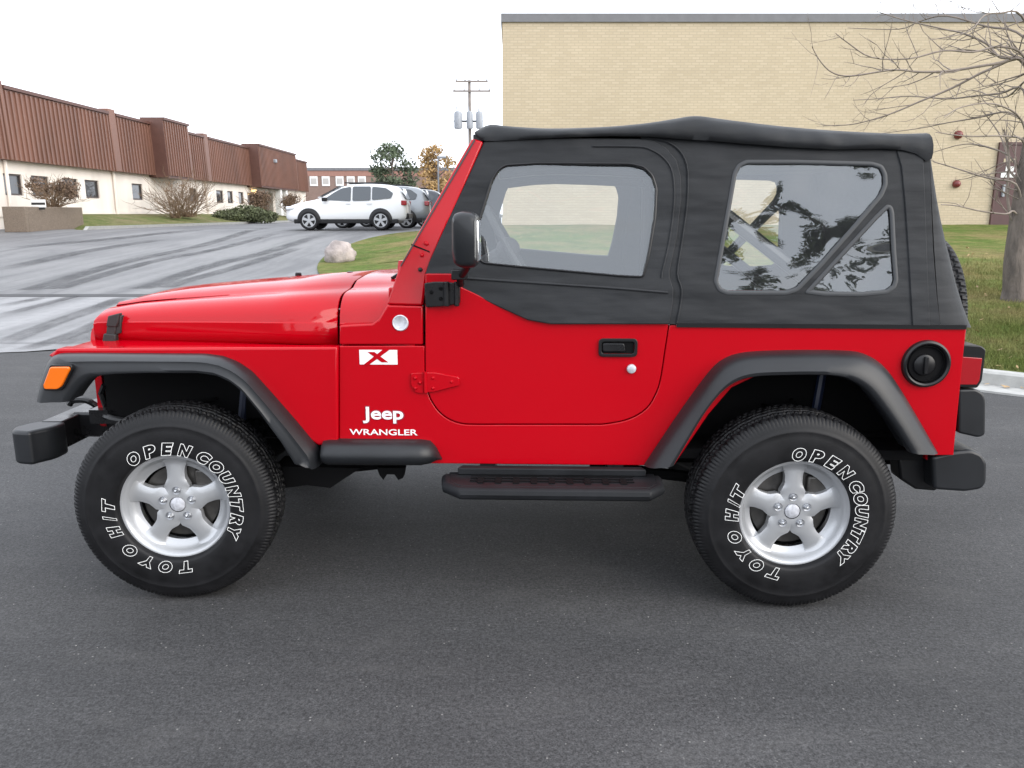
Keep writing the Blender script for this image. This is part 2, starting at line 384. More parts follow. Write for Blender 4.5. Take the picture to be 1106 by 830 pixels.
# ------------------------------------------------------------------ object helpers
def tag(o, label=None, cat=None, group=None, kind=None):
    if label: o['label'] = label
    if cat: o['category'] = cat
    if group: o['group'] = group
    if kind: o['kind'] = kind
    return o
def thing(name, label, cat, loc=(0,0,0), rz=0, group=None):
    o = bpy.data.objects.new(name, None); COL.objects.link(o); o.location = loc; o.rotation_euler = (0,0,rz); o.empty_display_size = .2
    return tag(o, label, cat, group)
def sstep(a, b, x):
    t = min(1, max(0, (x-a)/(b-a))); return t*t*(3-2*t)
# ------------------------------------------------------------------ terrain
def zdrive(x, y):
    t = (y-4.9)/(27-4.9); 
    if t <= 0: return 0.0
    if t >= 1: return .9
    return .9*(t*.75 + .25*t*t*(3-2*t))
LAWN = [(12,-2.6),(8,.55),(6,2.1),(4.55,3.28),(3,4.55),(1,6.2),(-1,8.0),(-2.8,10.2),(-3.9,12.8),(-4.5,16),(-4.6,19.6),(-4.3,23),(-3.3,25.8),(-.8,27.3)]
LAWN = [(p.x, p.y) for p in smooth_path([(a,b,0) for a,b in LAWN], 4)]
def lawn_s(x, y):                                           # distance inside the lawn edge
    return min((Vector((x,y))-Vector(p)).length for p in LAWN)
def zlawn(x, y):
    lift = .12-.095*sstep(7.5, 11, y)
    base = max(zdrive(x, y), 0)+lift
    inner = .12 + max(0, (y-2.6))*.058
    d = lawn_s(x, y)
    return base + (max(inner, base)-base)*sstep(0, 4.5, d)

def axis(vals): return sorted(set(vals))
gx = axis([-900,-400,-200,-120,-80,-50,-30]+[i for i in range(-24, 25, 2)]+[30,50,80,120,200,400,900])
gy = axis([-900,-400,-200,-100,-50,-25]+[i for i in range(-12, 34, 2)]+[40,60,90,130,200,400,900])
g = MB(); g.grid([[(x, y, zdrive(x, y)-.10) for x in gx] for y in gy])
tag(g.build('ground', M['earth'], smooth=60), kind='structure')
st = MB(); st.add([(-70,-40,0),(70,-40,0),(70,3.4,0),(-2,5.25,0),(-4.8,5.22,0),(-5.3,4.98,0),(-6.5,4.72,0),(-70,4.2,0)], [tuple(range(8))])
st.add([(70,3.4,0),(70,12,0),(-2,12,0),(-2,5.25,0)], [(0,1,2,3)])
tag(st.build('street', M['street']), kind='structure')
def sheet(name, m, xs, ys, dz, xf=None):
    mb = MB(); mb.grid([[(x if xf is None else xf(x, y), y, zdrive(x, y)+dz) for x in xs] for y in ys])
    return tag(mb.build(name, m, smooth=60), kind='structure')
JY = 9.45
mb = MB(); rows = []
for k in range(13):
    row = []
    for x in [-60,-40,-25,-16,-12,-9,-7.5,-6.5,-5.9,-5.3,-4.8,-4,-2,0,1,2,3]:
        y0 = 4.72 + (.26*sstep(-6.5, -5.3, x) + .24*sstep(-5.3, -4.8, x) if x > -6.5 else -.01*(-6.5-x))
        y = y0 + (JY-y0)*k/12; row.append((x, y, zdrive(x, y)+.006))
    rows.append(row)
mb.grid(rows); tag(mb.build('driveway_apron', M['apron'], smooth=60), kind='structure')
xs = [-60,-40,-25,-20,-16.5,-12,-9,-7,-5,-3,-1,1,3]
sheet('driveway', M['drive'], xs, [JY+i*.8 for i in range(25)], .004)
sheet('parking_lot', M['lot'], [-60,-30,-20,-16.5,-10,0,10,40], [JY+19.2, 32, 40, 60, 90, 140], .004)
sheet('pavement_joint', M['joint'], xs, [JY-.10, JY+.22], .010)
sheet('apron_seam', M['joint'], [-60,-30,-12,-8,-5,-4,-2,0], [5.46,5.475], .009)

# tyre tracks swept into the driveway
def ondrive(px, py):
    d = 12.0
    for _ in range(40):
        P = at(px, py, d); r_ = ray(px, py); zz = zdrive(P.x, P.y)+.013; d += ((zz-P.z)/(r_.z/r_.y))*.6
    P = at(px, py, d); return Vector((P.x, P.y, zdrive(P.x, P.y)+.013))
tm, tt, tb_, tout = nodes('tyre_marks'); tb_.inputs['Base Color'].default_value = (.062,.062,.066,1); tb_.inputs['Roughness'].default_value = .75
ttr = tt.nodes.new('ShaderNodeBsdfTransparent'); tmx = tt.nodes.new('ShaderNodeMixShader')
tca = tt.nodes.new('ShaderNodeVertexColor'); tca.layer_name = 'fade'
tn = ramp(tt, noise(tt, coord(tt, (1.4,.5,1)), 2.2, 5, .7), [(.3, .12), (.62, .6)])
L(tt, mix(tt, 1, tca.outputs['Color'], tn, 'MULTIPLY'), tmx.inputs[0]); L(tt, ttr.outputs[0], tmx.inputs[1]); L(tt, tb_.outputs[0], tmx.inputs[2]); L(tt, tmx.outputs[0], tout.inputs['Surface'])
trk = MB(); fade = []
for pts, wd in [([(30,313.5),(53,307),(134,283),(228,262.5),(293,246)],.5), ([(60,312),(77,307),(163,283),(244,267),(300,252)],.42), ([(150,312),(167,307),(228,287),(293,271),(346,254)],.5), ([(180,311),(195,305),(260,287),(325,267)],.42),
                ([(0,331),(61,318.5)],.30), ([(0,341),(73,322),(80,320)],.25), ([(0,372),(49,352),(106,332),(134,321)],.36), ([(24,378),(81,360),(134,336),(159,325)],.30), ([(61,374),(106,356),(140,338)],.26), ([(90,371),(130,352)],.22), ([(0,292),(90,272),(180,258)],.6), ([(10,268),(120,258),(220,248)],.8)]:
    c_ = smooth_path([ondrive(*p) for p in pts], 6); rows = []
    for i, p in enumerate(c_):
        a = c_[max(0, i-1)]; b_ = c_[min(len(c_)-1, i+1)]; d = (b_-a); d.z = 0; d.normalize(); nn = Vector((d.y, -d.x, 0)); e = min(1, i/3, (len(c_)-1-i)/3)
        rows.append([tuple(Vector((q_.x, q_.y, zdrive(q_.x, q_.y)+.013))) for q_ in [p+nn*wd*f_ for f_ in (-.5,-.3,0,.3,.5)]]); fade += [0, e, e, e, 0]
    trk.grid(rows)
me_ = bpy.data.meshes.new('tyre_tracks'); me_.from_pydata(trk.v, [], trk.f); ca_ = me_.color_attributes.new('fade', 'FLOAT_COLOR', 'POINT')
for i, f_ in enumerate(fade): ca_.data[i].color = (f_, f_, f_, 1)
me_.materials.append(tm); to_ = bpy.data.objects.new('tyre_tracks', me_); COL.objects.link(to_); tag(to_, 'dark tyre tracks curving across the dusty driveway', 'tyre marks', kind='stuff')
# right-hand lawn, its kerb and gutter
mb = MB(); nr = 26; rows = []
for i, (x, y) in enumerate(LAWN):
    row = []
    tx, ty = (16+ (12 if x > 4 else 0), 20.9) if False else (max(x, -4.5)+ (22.5 if y < 10 else 14), max(y, 0)+ (21.5 if y < 6 else max(0, (21-y)*.9)))
    for k in range(nr):
        f = (k/(nr-1))**1.5; X = x+(tx-x)*f; Y = y+(ty-y)*f; row.append((X, Y, zlawn(X, Y)))
    rows.append(row)
lx = [-4.6+.45*i for i in range(70)]; ly = [-3+.45*i for i in range(69)]
def inlawn(x, y):
    c = False; P = LAWN+[(40,27.3),(40,-2.6)]; n = len(P)
    for i in range(n):
        x1, y1 = P[i]; x2, y2 = P[i-1]
        if (y1 > y) != (y2 > y) and x < (x2-x1)*(y-y1)/(y2-y1)+x1: c = not c
    return c
# strips parallel to the kerb, then a regular grid inside
mb = MB(); bmv = {}
inner = []
for i, (x, y) in enumerate(LAWN):
    a = Vector(LAWN[max(0, i-1)]); c = Vector(LAWN[min(len(LAWN)-1, i+1)]); d = (c-a).normalized(); nrm = Vector((d.y, -d.x))
    inner.append((Vector((x, y)), nrm))
rows = []
for p, nrm in inner:
    row = []
    for k, off in enumerate([0,.12,.3,.6,1.0,1.6,2.4,3.2]):
        q = p+nrm*off; row.append((q.x, q.y, zlawn(q.x, q.y)+.02*mnoise.noise(Vector((q.x*1.3, q.y*1.3, 0)))*(off > .2)))
    rows.append(row)
mb.grid(rows)
grid_xy = [[(x, y) for x in lx] for y in ly]
vs = []; ok = []
for r in grid_xy:
    for x, y in r:
        inside = inlawn(x, y) and lawn_s(x, y) > 1.2
        ok.append(inside); vs.append((x, y, (zlawn(x, y)-.004+.03*mnoise.noise(Vector((x*.7, y*.7, 0)))) if inside else 0))
n = len(lx); fs = []
for i in range(len(ly)-1):
    for j in range(n-1):
        q = (i*n+j, i*n+j+1, (i+1)*n+j+1, (i+1)*n+j)
        if all(ok[a] for a in q): fs.append(q)
used = sorted({a for f in fs for a in f}); re_ = {a: i for i, a in enumerate(used)}
mb.add([vs[a] for a in used], [tuple(re_[a] for a in f) for f in fs])
tag(mb.build('lawn', M['lawn'], smooth=80), kind='structure')
kb = MB(); gut = MB(); rk = []; rg = []
for p, nrm in inner:
    if p.y > 9.5: continue
    zb = zdrive(p.x, p.y)
    def q(off, z): return (p.x+nrm.x*off, p.y+nrm.y*off, zb+z)
    rk.append([q(.02, -.05), q(-.005, .115), q(-.03, .128), q(-.14, .128), q(-.165, .11), q(-.18, -.05)])
    rg.append([q(-.178, .012), q(-.30, .016), q(-.50, .018), q(-.505, -.03)])
kb.grid(rk); gut.grid(rg)
tag(kb.build('kerb', M['kerb'], smooth=30), kind='structure'); tag(gut.build('gutter', M['kerb'], smooth=30), kind='structure')
# bank of grass in front of the long brown building
mb = MB(); rows = []
for j in range(-1, 42):
    y = 27.0+j*1.2 if j >= 0 else 26.75; row = []
    f_ = sstep(27, 31.5, y)
    for x, z in [(-15.92,-.02),(-15.9,.13),(-15.7-.35,.13),(-16.08,.12),(-16.8,.13+.07*f_),(-17.8,.13+.25*f_),(-18.9,.13+.40*f_),(-20.3,.13+.48*f_)]:
        if y < 29.4 and x < -16.5: z = -.06
        row.append((x, y, .9+z*(1 if y < 62 else .3) if j >= 0 else .86))
    rows.append(row)
mb2 = MB(); mb2.grid([r[:3] for r in rows]); tag(mb2.build('bank_kerb', M['kerb'], smooth=30), kind='structure')
mb.grid([[r[1]]+r[4:] for r in rows]); tag(mb.build('grass_bank', M['lawn_dry'], smooth=60), kind='structure')

# ------------------------------------------------------------------ long building with brown metal panels
BX = -19.9
def dpt(px): return 20*860*1.033/(553-px)                         # distance of the facade point seen at column px
def fy(px): return dpt(px)+CAM.y
bld = thing('panelled_building', 'long low cream building with brown ribbed metal panels along its upper half', 'building', (BX, 28, 1.4))
def L2(mb): return mb.move(lambda p: Vector((p.x-BX, p.y-28, p.z-1.4)))
Y0, Y1 = 20.0, fy(329); ZP0, ZP1 = 3.57, 6.25
wins = [(-30,-8),(3,23),(33,52),(66,83),(90.5,105.5),(141,152.5),(203,211),(232,239.5),(244,250),(256,261.5),(265.5,271),(299,303.5)]
# wall as a plate with window holes (y runs along the wall)
wl = [[(fy(a), 2.22), (fy(b), 2.22), (fy(b), 3.06), (fy(a), 3.06)] for a, b in wins if a > -20]
ent = (fy(272.5), fy(293))
mb = holed([(Y0,.8),(Y1,.8),(Y1,3.6),(Y0,3.6)], wl + [[(ent[0], .85),(ent[1], .85),(ent[1], 3.2),(ent[0], 3.2)]], lambda z: 0, .35)
mb.move(lambda p: Vector((BX-p.y, p.x, p.z))); 
mb.box(BX-14, BX-.36, Y0, Y0+.3, .8, 6.2); mb.box(BX-14, BX-.36, Y1-.3, Y1, .8, 6.2); mb.box(BX-14, BX-.36, Y0+.31, Y1-.31, 6.0, 6.2)
mb.box(BX-.002, BX+.05, Y0, fy(272), 1.38, 1.62)
L2(mb).build('wall', M['cream'], bld)
for a, b in wins:
    if a < -20: continue
    y0, y1 = fy(a), fy(b)
    f = MB(); t_ = .07
    f.box(BX-.16, BX-.06, y0+.002, y0+t_, 2.222, 3.058).box(BX-.16, BX-.06, y1-t_, y1-.002, 2.222, 3.058).box(BX-.158, BX-.062, y0+t_, y1-t_, 2.222, 2.222+t_).box(BX-.158, BX-.062, y0+t_, y1-t_, 3.058-t_, 3.058)
    wo_ = L2(f).build('window', M['frame_dark'], bld)
    pn = MB().box(BX-.14, BX-.11, y0+t_+.001, y1-t_-.001, 2.222+t_+.001, 3.058-t_-.001); L2(pn).build('pane', M['win_glass'], wo_)
# panels: slightly leaning mansard with ribs
def slope(z): return .34-(z-ZP0)*.035                        # outward offset of the panel face
def panel(pa, pb, zt=ZP1, out=0, rib=.33, rowname='metal_panel'):
    y0, y1 = (fy(pa) if pa is not None else Y0), fy(pb)
    mb = MB()
    def pr(ya, yb, o, zb, ztp):
        xs0, xs1 = BX+slope(zb)+o, BX+slope(ztp)+o
        mb.add([(BX-.2,ya,zb),(xs0,ya,zb),(xs1,ya,ztp),(BX-.2,ya,ztp),(BX-.2,yb,zb),(xs0,yb,zb),(xs1,yb,ztp),(BX-.2,yb,ztp)],
               [(0,1,2,3),(7,6,5,4),(0,4,5,1),(1,5,6,2),(2,6,7,3),(3,7,4,0)])
    pr(y0, y1, out, ZP0, zt)
    k = y0+.1
    while k < y1-.12:
        pr(k, k+.10, out+.055, ZP0-.003, zt-.05); k += rib
    return L2(mb).build(rowname, M['panel'], bld)
def cap(pa, pb, z, out, m='panel_dark', ext=0):
    y0, y1 = (fy(pa) if pa is not None else Y0), fy(pb)
    mb = MB().box(BX-.25, BX+slope(z)+out+.1, y0-ext, y1+ext, z, z+.13); return L2(mb).build('coping', M[m], bld)
segs = [(None,2.8),(6.5,116.8),(124.5,161),(189,218),(222.5,266),(308,329)]
for a, b in segs: panel(a, b); cap(a, b, ZP1, 0)
for a, b in [(1.2,6.3),(113.2,124.3),(215.7,222.3)]:
    y0, y1 = fy(a)+.02, fy(b)-.02; y0 = y0+(y1-y0)*.35; z1 = ZP1+.28
    mb = MB(); mb.add([(BX-.2,y0,ZP0-.02),(BX+slope(ZP0)+.07,y0,ZP0-.02),(BX+slope(z1)+.07,y0,z1),(BX-.2,y0,z1),(BX-.2,y1,ZP0-.02),(BX+slope(ZP0)+.07,y1,ZP0-.02),(BX+slope(z1)+.07,y1,z1),(BX-.2,y1,z1)],
        [(0,1,2,3),(7,6,5,4),(0,4,5,1),(1,5,6,2),(2,6,7,3),(3,7,4,0)])
    L2(mb).build('metal_pilaster', M['panel'], bld, bevel=.03)
    dp = MB().tube([(BX+.09, (y0+y1)/2, 1.3), (BX+.09, (y0+y1)/2, ZP0)], .07, 8); L2(dp).build('downpipe', M['cream'], bld)
for a, b in [(161.2,188.8),(266.2,307.8)]:
    panel(a, b, ZP1+.25, .75); cap(a, b, ZP1+.25, .75)
    y0, y1 = fy(a), fy(b)
    mb = MB().box(BX-.1, BX+slope(ZP0)+.72, y0+.02, y1-.02, ZP0-.12, ZP0-.004); L2(mb).build('soffit', M['panel_dark'], bld)
    mb = MB(); o = .76; mb.add([(BX-.1,y0-.05,ZP0-.1),(BX+slope(ZP0)+o,y0-.05,ZP0-.1),(BX+slope(ZP1+.25)+o,y0-.05,ZP1+.25),(BX-.1,y0-.05,ZP1+.25),(BX-.1,y0-.006,ZP0-.1),(BX+slope(ZP0)+o,y0-.006,ZP0-.1),(BX+slope(ZP1+.25)+o,y0-.006,ZP1+.25),(BX-.1,y0-.006,ZP1+.25)],
        [(0,1,2,3),(7,6,5,4),(0,4,5,1),(1,5,6,2),(2,6,7,3),(3,7,4,0)]); L2(mb).build('end_panel', M['panel_dark'], bld)
# entrance recess with pillars, door glass, small lit lantern, flood lamp, maroon base panel
mb = MB().box(BX-1.2, BX-1.1, ent[0], ent[1], .9, 3.3); L2(mb).build('entrance_glazing', M['win_glass'], bld)
for f_ in (.1,.38,.62,.9):
    yy = ent[0]+(ent[1]-ent[0])*f_; mb = MB().box(BX-1.09, BX-1.0, yy-.08, yy+.08, .9, 3.3); L2(mb).build('door_frame', M['cream'], bld)
for px in (290.0, 296.5):
    yy = fy(px); mb = MB().box(BX+.5, BX+.95, yy-.25, yy+.3, .88, ZP0-.13); L2(mb).build('pillar', M['white'], bld)
mb = MB().box(BX+.06, BX+.4, fy(303), fy(322), .88, 1.55); L2(mb).build('base_panel', M['maroon'], bld)
pl = at(275, 208, dpt(275)-.9); mb = MB().box(pl.x-.12, pl.x+.12, pl.y-.12, pl.y+.12, pl.z-.2, pl.z+.2); L2(mb).build('wall_lantern', M['glow'], bld)
pl = at(294, 174, dpt(291)-2.0)
mb = MB().box(pl.x-.45, pl.x+.35, pl.y-.2, pl.y+.2, pl.z-.14, pl.z+.12).box(pl.x-1.2, pl.x-.4, pl.y-.06, pl.y+.06, pl.z-.05, pl.z+.05); L2(mb).build('flood_lamp', M['galv'], bld, bevel=.03)

# planter, its sign and shrub, the other shrubs along the bank
def plan(px, py, d): return at(px, py, d)
pz = .9
pa = Vector((-17.7, 27.0, pz))
pl = thing('planter_box', 'brown exposed aggregate planter box standing before the long brown building', 'planter', (pa.x, pa.y, pz))
yA = 25.35; yB = 29.25; X0p, X1p = -18.1, -17.28; pt = 1.75
mb = MB()
mb.box(X0p, X1p, yA, yA+.15, pz-.05, pt).box(X0p, X0p+.15, yA+.15, yB-.15, pz-.05, pt-.002).box(X1p-.15, X1p, yA+.15, yB-.15, pz-.05, pt-.002).box(X0p, X1p, yB-.15, yB, pz-.05, pt)
mb.move(lambda p: p-pa); mb.build('wall', M['planter'], pl, bevel=.02)
mb = MB().box(X0p+.16, X1p-.16, yA+.16, yB-.16, pt-.3, pt-.08); mb.move(lambda p: p-pa); mb.build('soil', M['earth'], pl)
sg = at(41.5, 219.5, yA+.9-CAM.y)
sign = thing('planter_sign', 'small white sign with black band standing on the planter box', 'sign', (sg.x, sg.y, pt-.1))
MB().box(-.26,.26,-.02,.02,.08,.36).build('board', M['white'], sign); MB().box(-.25,.25,-.026,-.021,.17,.25).build('band', M['black'], sign); MB().box(-.22,.22,-.02,.02,0,.079).build('post', M['black'], sign)

def twigs(n, h, spread, rad, seed, up=.6, kink=.25, levels=2):
    rnd = random.Random(seed); mb = MB()
    for i in range(n):
        a = rnd.uniform(0, 2*PI); d = Vector((math.cos(a)*spread*rnd.random(), math.sin(a)*spread*rnd.random(), up+rnd.random()*.5)).normalized()
        p = Vector((rnd.gauss(0,.12)*spread, rnd.gauss(0,.12)*spread, 0)); L_ = h*rnd.uniform(.6, 1.1); path = [p.copy()]
        for k in range(4):
            d = (d+Vector((rnd.gauss(0,kink), rnd.gauss(0,kink), rnd.gauss(0,kink*.5)))).normalized(); p = p+d*L_/4; path.append(p.copy())
            if levels > 1 and k > 0:
                for _ in range(2):
                    dd = (d+Vector((rnd.gauss(0,.5), rnd.gauss(0,.5), rnd.gauss(.1,.4)))).normalized(); q0 = p; q1 = p+dd*L_*.16; q2 = q1+(dd+Vector((rnd.gauss(0,.3),rnd.gauss(0,.3),.2))).normalized()*L_*.13
                    mb.tube([q0,q1,q2], [rad*.6,rad*.45,rad*.25], 3, cap=False)
        mb.tube(path, [rad, rad*.9, rad*.75, rad*.55, rad*.3], 4, cap=False)
    return mb
def leaves(mb, cs, n, size, seed, flat=.0):                  # leaf cards in clumps: cs = [(centre, radii)]
    rnd = random.Random(seed)
    wts = [c[1][0]*c[1][2] for c in cs]
    for _ in range(n):
        c, r = rnd.choices(cs, wts)[0]
        d = Vector((rnd.gauss(0,1), rnd.gauss(0,1), rnd.gauss(0,1))).normalized()*(rnd.random()**.45)
        p = Vector(c)+Vector((d.x*r[0], d.y*r[1], d.z*r[2]))
        u = Vector((rnd.gauss(0,1), rnd.gauss(0,1), rnd.gauss(0,1))).normalized(); v = u.cross(Vector((rnd.gauss(0,1), rnd.gauss(0,1), rnd.gauss(0,1)))).normalized()
        s = size*rnd.uniform(.5, 1.3)
        mb.add([p-u*s, p+v*s*.45, p+u*s, p-v*s*.45], [(0,1,2,3)])
    return mb
def bush(name, label, loc, h, spread, n, rad, seed, leafn=0, leafm=None, leafs=.06, up=.6, grp=None, tm='twig_brown', clumps=None):
    o = thing(name, label, 'shrub', loc, 0, grp)
    twigs(n, h, spread, rad, seed, up).build('stems', M[tm], o, smooth=180, recalc=False)
    if leafn:
        rnd = random.Random(seed+1)
        cs = clumps or [((rnd.gauss(0,spread*.35), rnd.gauss(0,spread*.3), h*rnd.uniform(.55,.95)), (h*.28, h*.28, h*.2)) for _ in range(8)]
        leaves(MB(), cs, leafn, leafs, seed+2).build('foliage', M[leafm], o, smooth=180, recalc=False)
    return o
c = at(58, 224, yA+2.4-CAM.y)
bush('planter_shrub', 'rounded brown twiggy shrub growing out of the planter box', (c.x, c.y, pt-.1), 1.15, .9, 80, .014, 3, 1500, 'leaf_brown', .06, .35,
     clumps=[((-.55,0,.95),(.42,.4,.30)), ((.55,.1,.85),(.5,.4,.36)), ((0,.2,.80),(.4,.4,.25)), ((.75,0,.55),(.25,.3,.22))])
z_b = 1.42
c = at(205, 236, 44.0); bush('bare_shrub', 'wide leafless tan shrub of upright twigs against the cream wall', (c.x-.1, c.y, z_b-.1), 2.2, 1.25, 95, .014, 5, 250, 'twig_brown', .05, .42)
c = at(190, 236, 42.0); bush('bare_shrub', 'narrower leafless shrub leaning left beside the widest bare one', (c.x, c.y, z_b-.15), 1.9, .9, 55, .014, 6, 120, 'twig_brown', .05, .42)
c = at(264, 240, 50.0)
jm = thing('juniper_mound', 'low spreading dark green juniper mound at the end of the grass bank', 'shrub', (c.x, c.y, 1.05))
leaves(MB(), [((-.9,0,.30),(1.0,1.3,.45)), ((.2,.2,.42),(1.1,1.4,.55)), ((1.2,0,.28),(.9,1.2,.40)), ((-.2,-.8,.25),(1.2,.8,.35))], 5200, .11, 9).build('foliage', M['leaf_dark'], jm, smooth=180, recalc=False)
twigs(20, .6, 1.2, .02, 4).build('stems', M['twig_brown'], jm, smooth=180, recalc=False)
c = at(281, 238, 56.0); bush('ball_shrub', 'dark reddish ball shaped shrub beside the building entrance', (c.x, c.y, 1.0), 1.9, .7, 50, .02, 13, 1700, 'leaf_brown', .09, .6)
c = at(316, 231, 64.0); bush('ball_shrub', 'dark ball shaped shrub above the maroon wall base left of the white car', (c.x, c.y, 1.0), 1.9, .9, 50, .02, 15, 1500, 'leaf_brown', .09, .6)

# ------------------------------------------------------------------ tan brick building
TY = 20.85; TZ = at(700, 14.6, TY-.05-CAM.y).z; TX0 = at(543, 200, TY-CAM.y).x
tb = thing('brick_building', 'large plain tan brick building with grey roof coping behind the lawn', 'building', (TX0, TY, 1.0))
def T2(mb): return mb.move(lambda p: p-Vector((TX0, TY, 1.0)))
T2(MB().box(TX0, TX0+34, TY, TY+26, .7, TZ-.23)).build('wall', M['tan_brick'], tb)
T2(MB().box(TX0-.04, TX0+34.04, TY-.05, TY+26.05, TZ-.228, TZ)).build('coping', M['coping'], tb)
D0 = at(1071, 243, TY-CAM.y); D1 = at(1130, 157, TY-CAM.y)
dz0, dz1 = 1.14, at(1082, 157, TY-CAM.y).z
dx0 = at(1076, 200, TY-CAM.y).x
dr = T2(MB().box(dx0, dx0+2.2, TY-.06, TY-.004, dz0, dz1)).build('door', M['maroon'], tb, bevel=.01)
T2(MB().box(dx0-.08, dx0-.003, TY-.08, TY-.004, dz0, dz1+.08).box(dx0-.003, dx0+2.28, TY-.08, TY-.004, dz1+.003, dz1+.08)).build('frame', M['maroon'], dr)
a = at(1087, 183, TY-CAM.y-.07)
T2(MB().box(a.x-.02, a.x+.22, TY-.072, TY-.062, a.z-.06, a.z+.08).box(a.x-.14, a.x+.28, TY-.072, TY-.062, a.z-.24, a.z-.10)).build('notice', M['white'], dr)
a = at(1090, 173.5, TY-CAM.y-.07); T2(MB().box(a.x-.16, a.x+.16, TY-.072, TY-.062, a.z-.05, a.z+.05)).build('house_number_plate', M['tan_brick'], dr)
T2(MB().box(dx0+.15, dx0+.21, TY-.13, TY-.061, 2.0, 2.35)).build('handle', M['galv'], dr)
for px, py, r, lab in [(1034.5,146,.125,'upper and larger red alarm bell on the tan brick wall'), (1032.5,199,.115,'lower and smaller red alarm bell on the tan brick wall')]:
    p = at(px, py if py < 180 else 199, TY-CAM.y)
    b_ = thing('alarm_bell', lab, 'alarm bell', (p.x, TY, p.z), 0, 'alarm bells on the brick wall')
    MB().rev([(.0001,.15),(r*.35,.148),(r*.7,.125),(r*.92,.08),(r,.03),(r,.012),(.0001,.012)], n=20).build('gong', M['bell_red'], b_)
    MB().box(-.07,.07,-.011,-.003,-.07,.07).box(-.02,.02,-.010,-.004,.071,r+.12).build('bracket', M['tan_brick'], b_)

# far red brick building, trees beyond, utility pole, light pole
fd = 105; fx0 = at(322, 200, fd).x; fx1 = at(500, 200, fd).x; fzt = at(400, 184.5, fd).z; FYc = fd+CAM.y
fb = thing('far_building', 'distant low reddish brick building behind the parked white car', 'building', (fx0, FYc, .8))
def F2(mb): return mb.move(lambda p: p-Vector((fx0, FYc, .8)))
F2(MB().box(fx0, fx1, FYc, FYc+30, .5, fzt-.002)).build('wall', M['red_brick'], fb)
F2(MB().box(fx0-.1, fx1+.1, FYc-.15, FYc+30, fzt, fzt+.35)).build('coping', M['coping'], fb)
zb_ = at(400, 190.5, fd).z; F2(MB().box(fx0, fx1, FYc-.06, FYc-.003, zb_, fzt-.004)).build('fascia', mat('faded_red_fascia', (.30,.16,.125), .8, var=.1), fb)
for px in (339,352,367,379,391):
    p = at(px, 195.5, fd); wdw = F2(MB().box(p.x-.5, p.x+.5, FYc-.09, FYc-.004, p.z-.65, p.z+.55)).build('window', M['white'], fb)
    F2(MB().box(p.x-.36, p.x+.36, FYc-.12, FYc-.091, p.z-.4, p.z+.3)).build('pane', mat('pale_pane', (.42,.40,.38), .3), wdw)
def tree(name, label, px, pyb, d, zb, h, wdt, leafm, n, size, seed, trunk_r=.15, cat='tree', lowf=.3, cone=0):
    p = at(px, pyb, d); o = thing(name, label, cat, (p.x, p.y, zb)); rnd = random.Random(seed)
    tw = MB(); tw.tube([(0,0,0),(.05,0,h*.4),(0,.05,h*.92)], [trunk_r, trunk_r*.7, trunk_r*.12], 7)
    cs = []
    for i in range(26):
        f = rnd.random(); z = h*(lowf+(1-lowf)*f); r = wdt*.5*((1-f)*.9+.12 if cone else math.sqrt(max(.06, 1-(2*f-.9)**2)))
        a = rnd.uniform(0, 2*PI); q = Vector((math.cos(a)*r*rnd.uniform(.3,.85), math.sin(a)*r*rnd.uniform(.3,.85), z))
        cs.append((q, (wdt*.2, wdt*.2, h*.09)))
        tw.tube([(0,0,z*.75), q*.6+Vector((0,0,z*.25)), q], [trunk_r*.35, trunk_r*.2, trunk_r*.08], 5, cap=False)
    tw.build('trunk', M['bark'], o, smooth=180)
    leaves(MB(), cs, n, size, seed+1).build('crown', M[leafm], o, smooth=180, recalc=False)
    return o
tree('pine_tree', 'grey green loose pine tree behind the parked cars', 425, 235, 92, .9, 8.2, 5.4, 'leaf_green', 2300, .24, 21, .2, lowf=.35, cone=0)
tree('autumn_tree', 'small golden leaved tree beside the red windscreen pillar', 474, 235, 84, .9, 7.6, 4.6, 'leaf_gold', 2300, .20, 25, .15, lowf=.35)
for px_, py_, h_, w_d, sd_ in ((7.5,-24,11.5,5.5,41),(16,-30,10,7,43),(-9,-34,11,8,45),(-22,-38,10,9,47)):
    o_ = tree('street_tree', 'x', 553, 235, 50, 0, h_, w_d, 'leaf_dark', 1500, .30, sd_, .16, lowf=.12, cone=1 if sd_ == 41 else 0)
    o_.location = (px_, py_, 0); o_['label'] = 'dark tree across the street, mirrored in the windows of the red car'; o_['group'] = 'trees mirrored in the car'
pp = at(508.5, 235, 62); zt_ = at(508.5, 87, 62).z
up = thing('utility_pole', 'tall wooden utility pole with two crossarms and grey transformers', 'utility pole', (pp.x, pp.y, .85))
MB().tube([(0,0,-.1),(0,0,zt_-.85)], [.17,.11], 10).build('pole', M['wood_pole'], up)
for zpx, x0, x1 in ((88.5,492,527),(99,489.5,530)):
    z = at(508, zpx, 62).z-.85; a = at(x0, zpx, 62).x-pp.x; b2 = at(x1, zpx, 62).x-pp.x
    ca_ = MB().box(a, b2, -.22, -.12, z-.06, z+.06).build('crossarm', M['wood_pole'], up)
    for f_ in (.03,.30,.70,.97):
        MB().rev([(.0001,.0),(.05,.0),(.05,.08),(.03,.1),(.045,.14),(.0001,.17)], (a+(b2-a)*f_, -.17, z+.062), 8, 'z').build('insulator', M['galv'], ca_)
for px, r in ((495,.30),(507.5,.24),(518,.26)):
    p = at(px, 131, 61.7); z = at(508, 131, 62).z-.85
    MB().rev([(.0001,-.62),(r*.9,-.6),(r,-.5),(r,.45),(r*.85,.6),(.0001,.66)], (p.x-pp.x, -.55, z), 14, 'z').tube([(p.x-pp.x-.05,-.55,z+.55),(p.x-pp.x-.1,-.55,z+.95)], .05, 6).build('transformer', M['galv'], up)
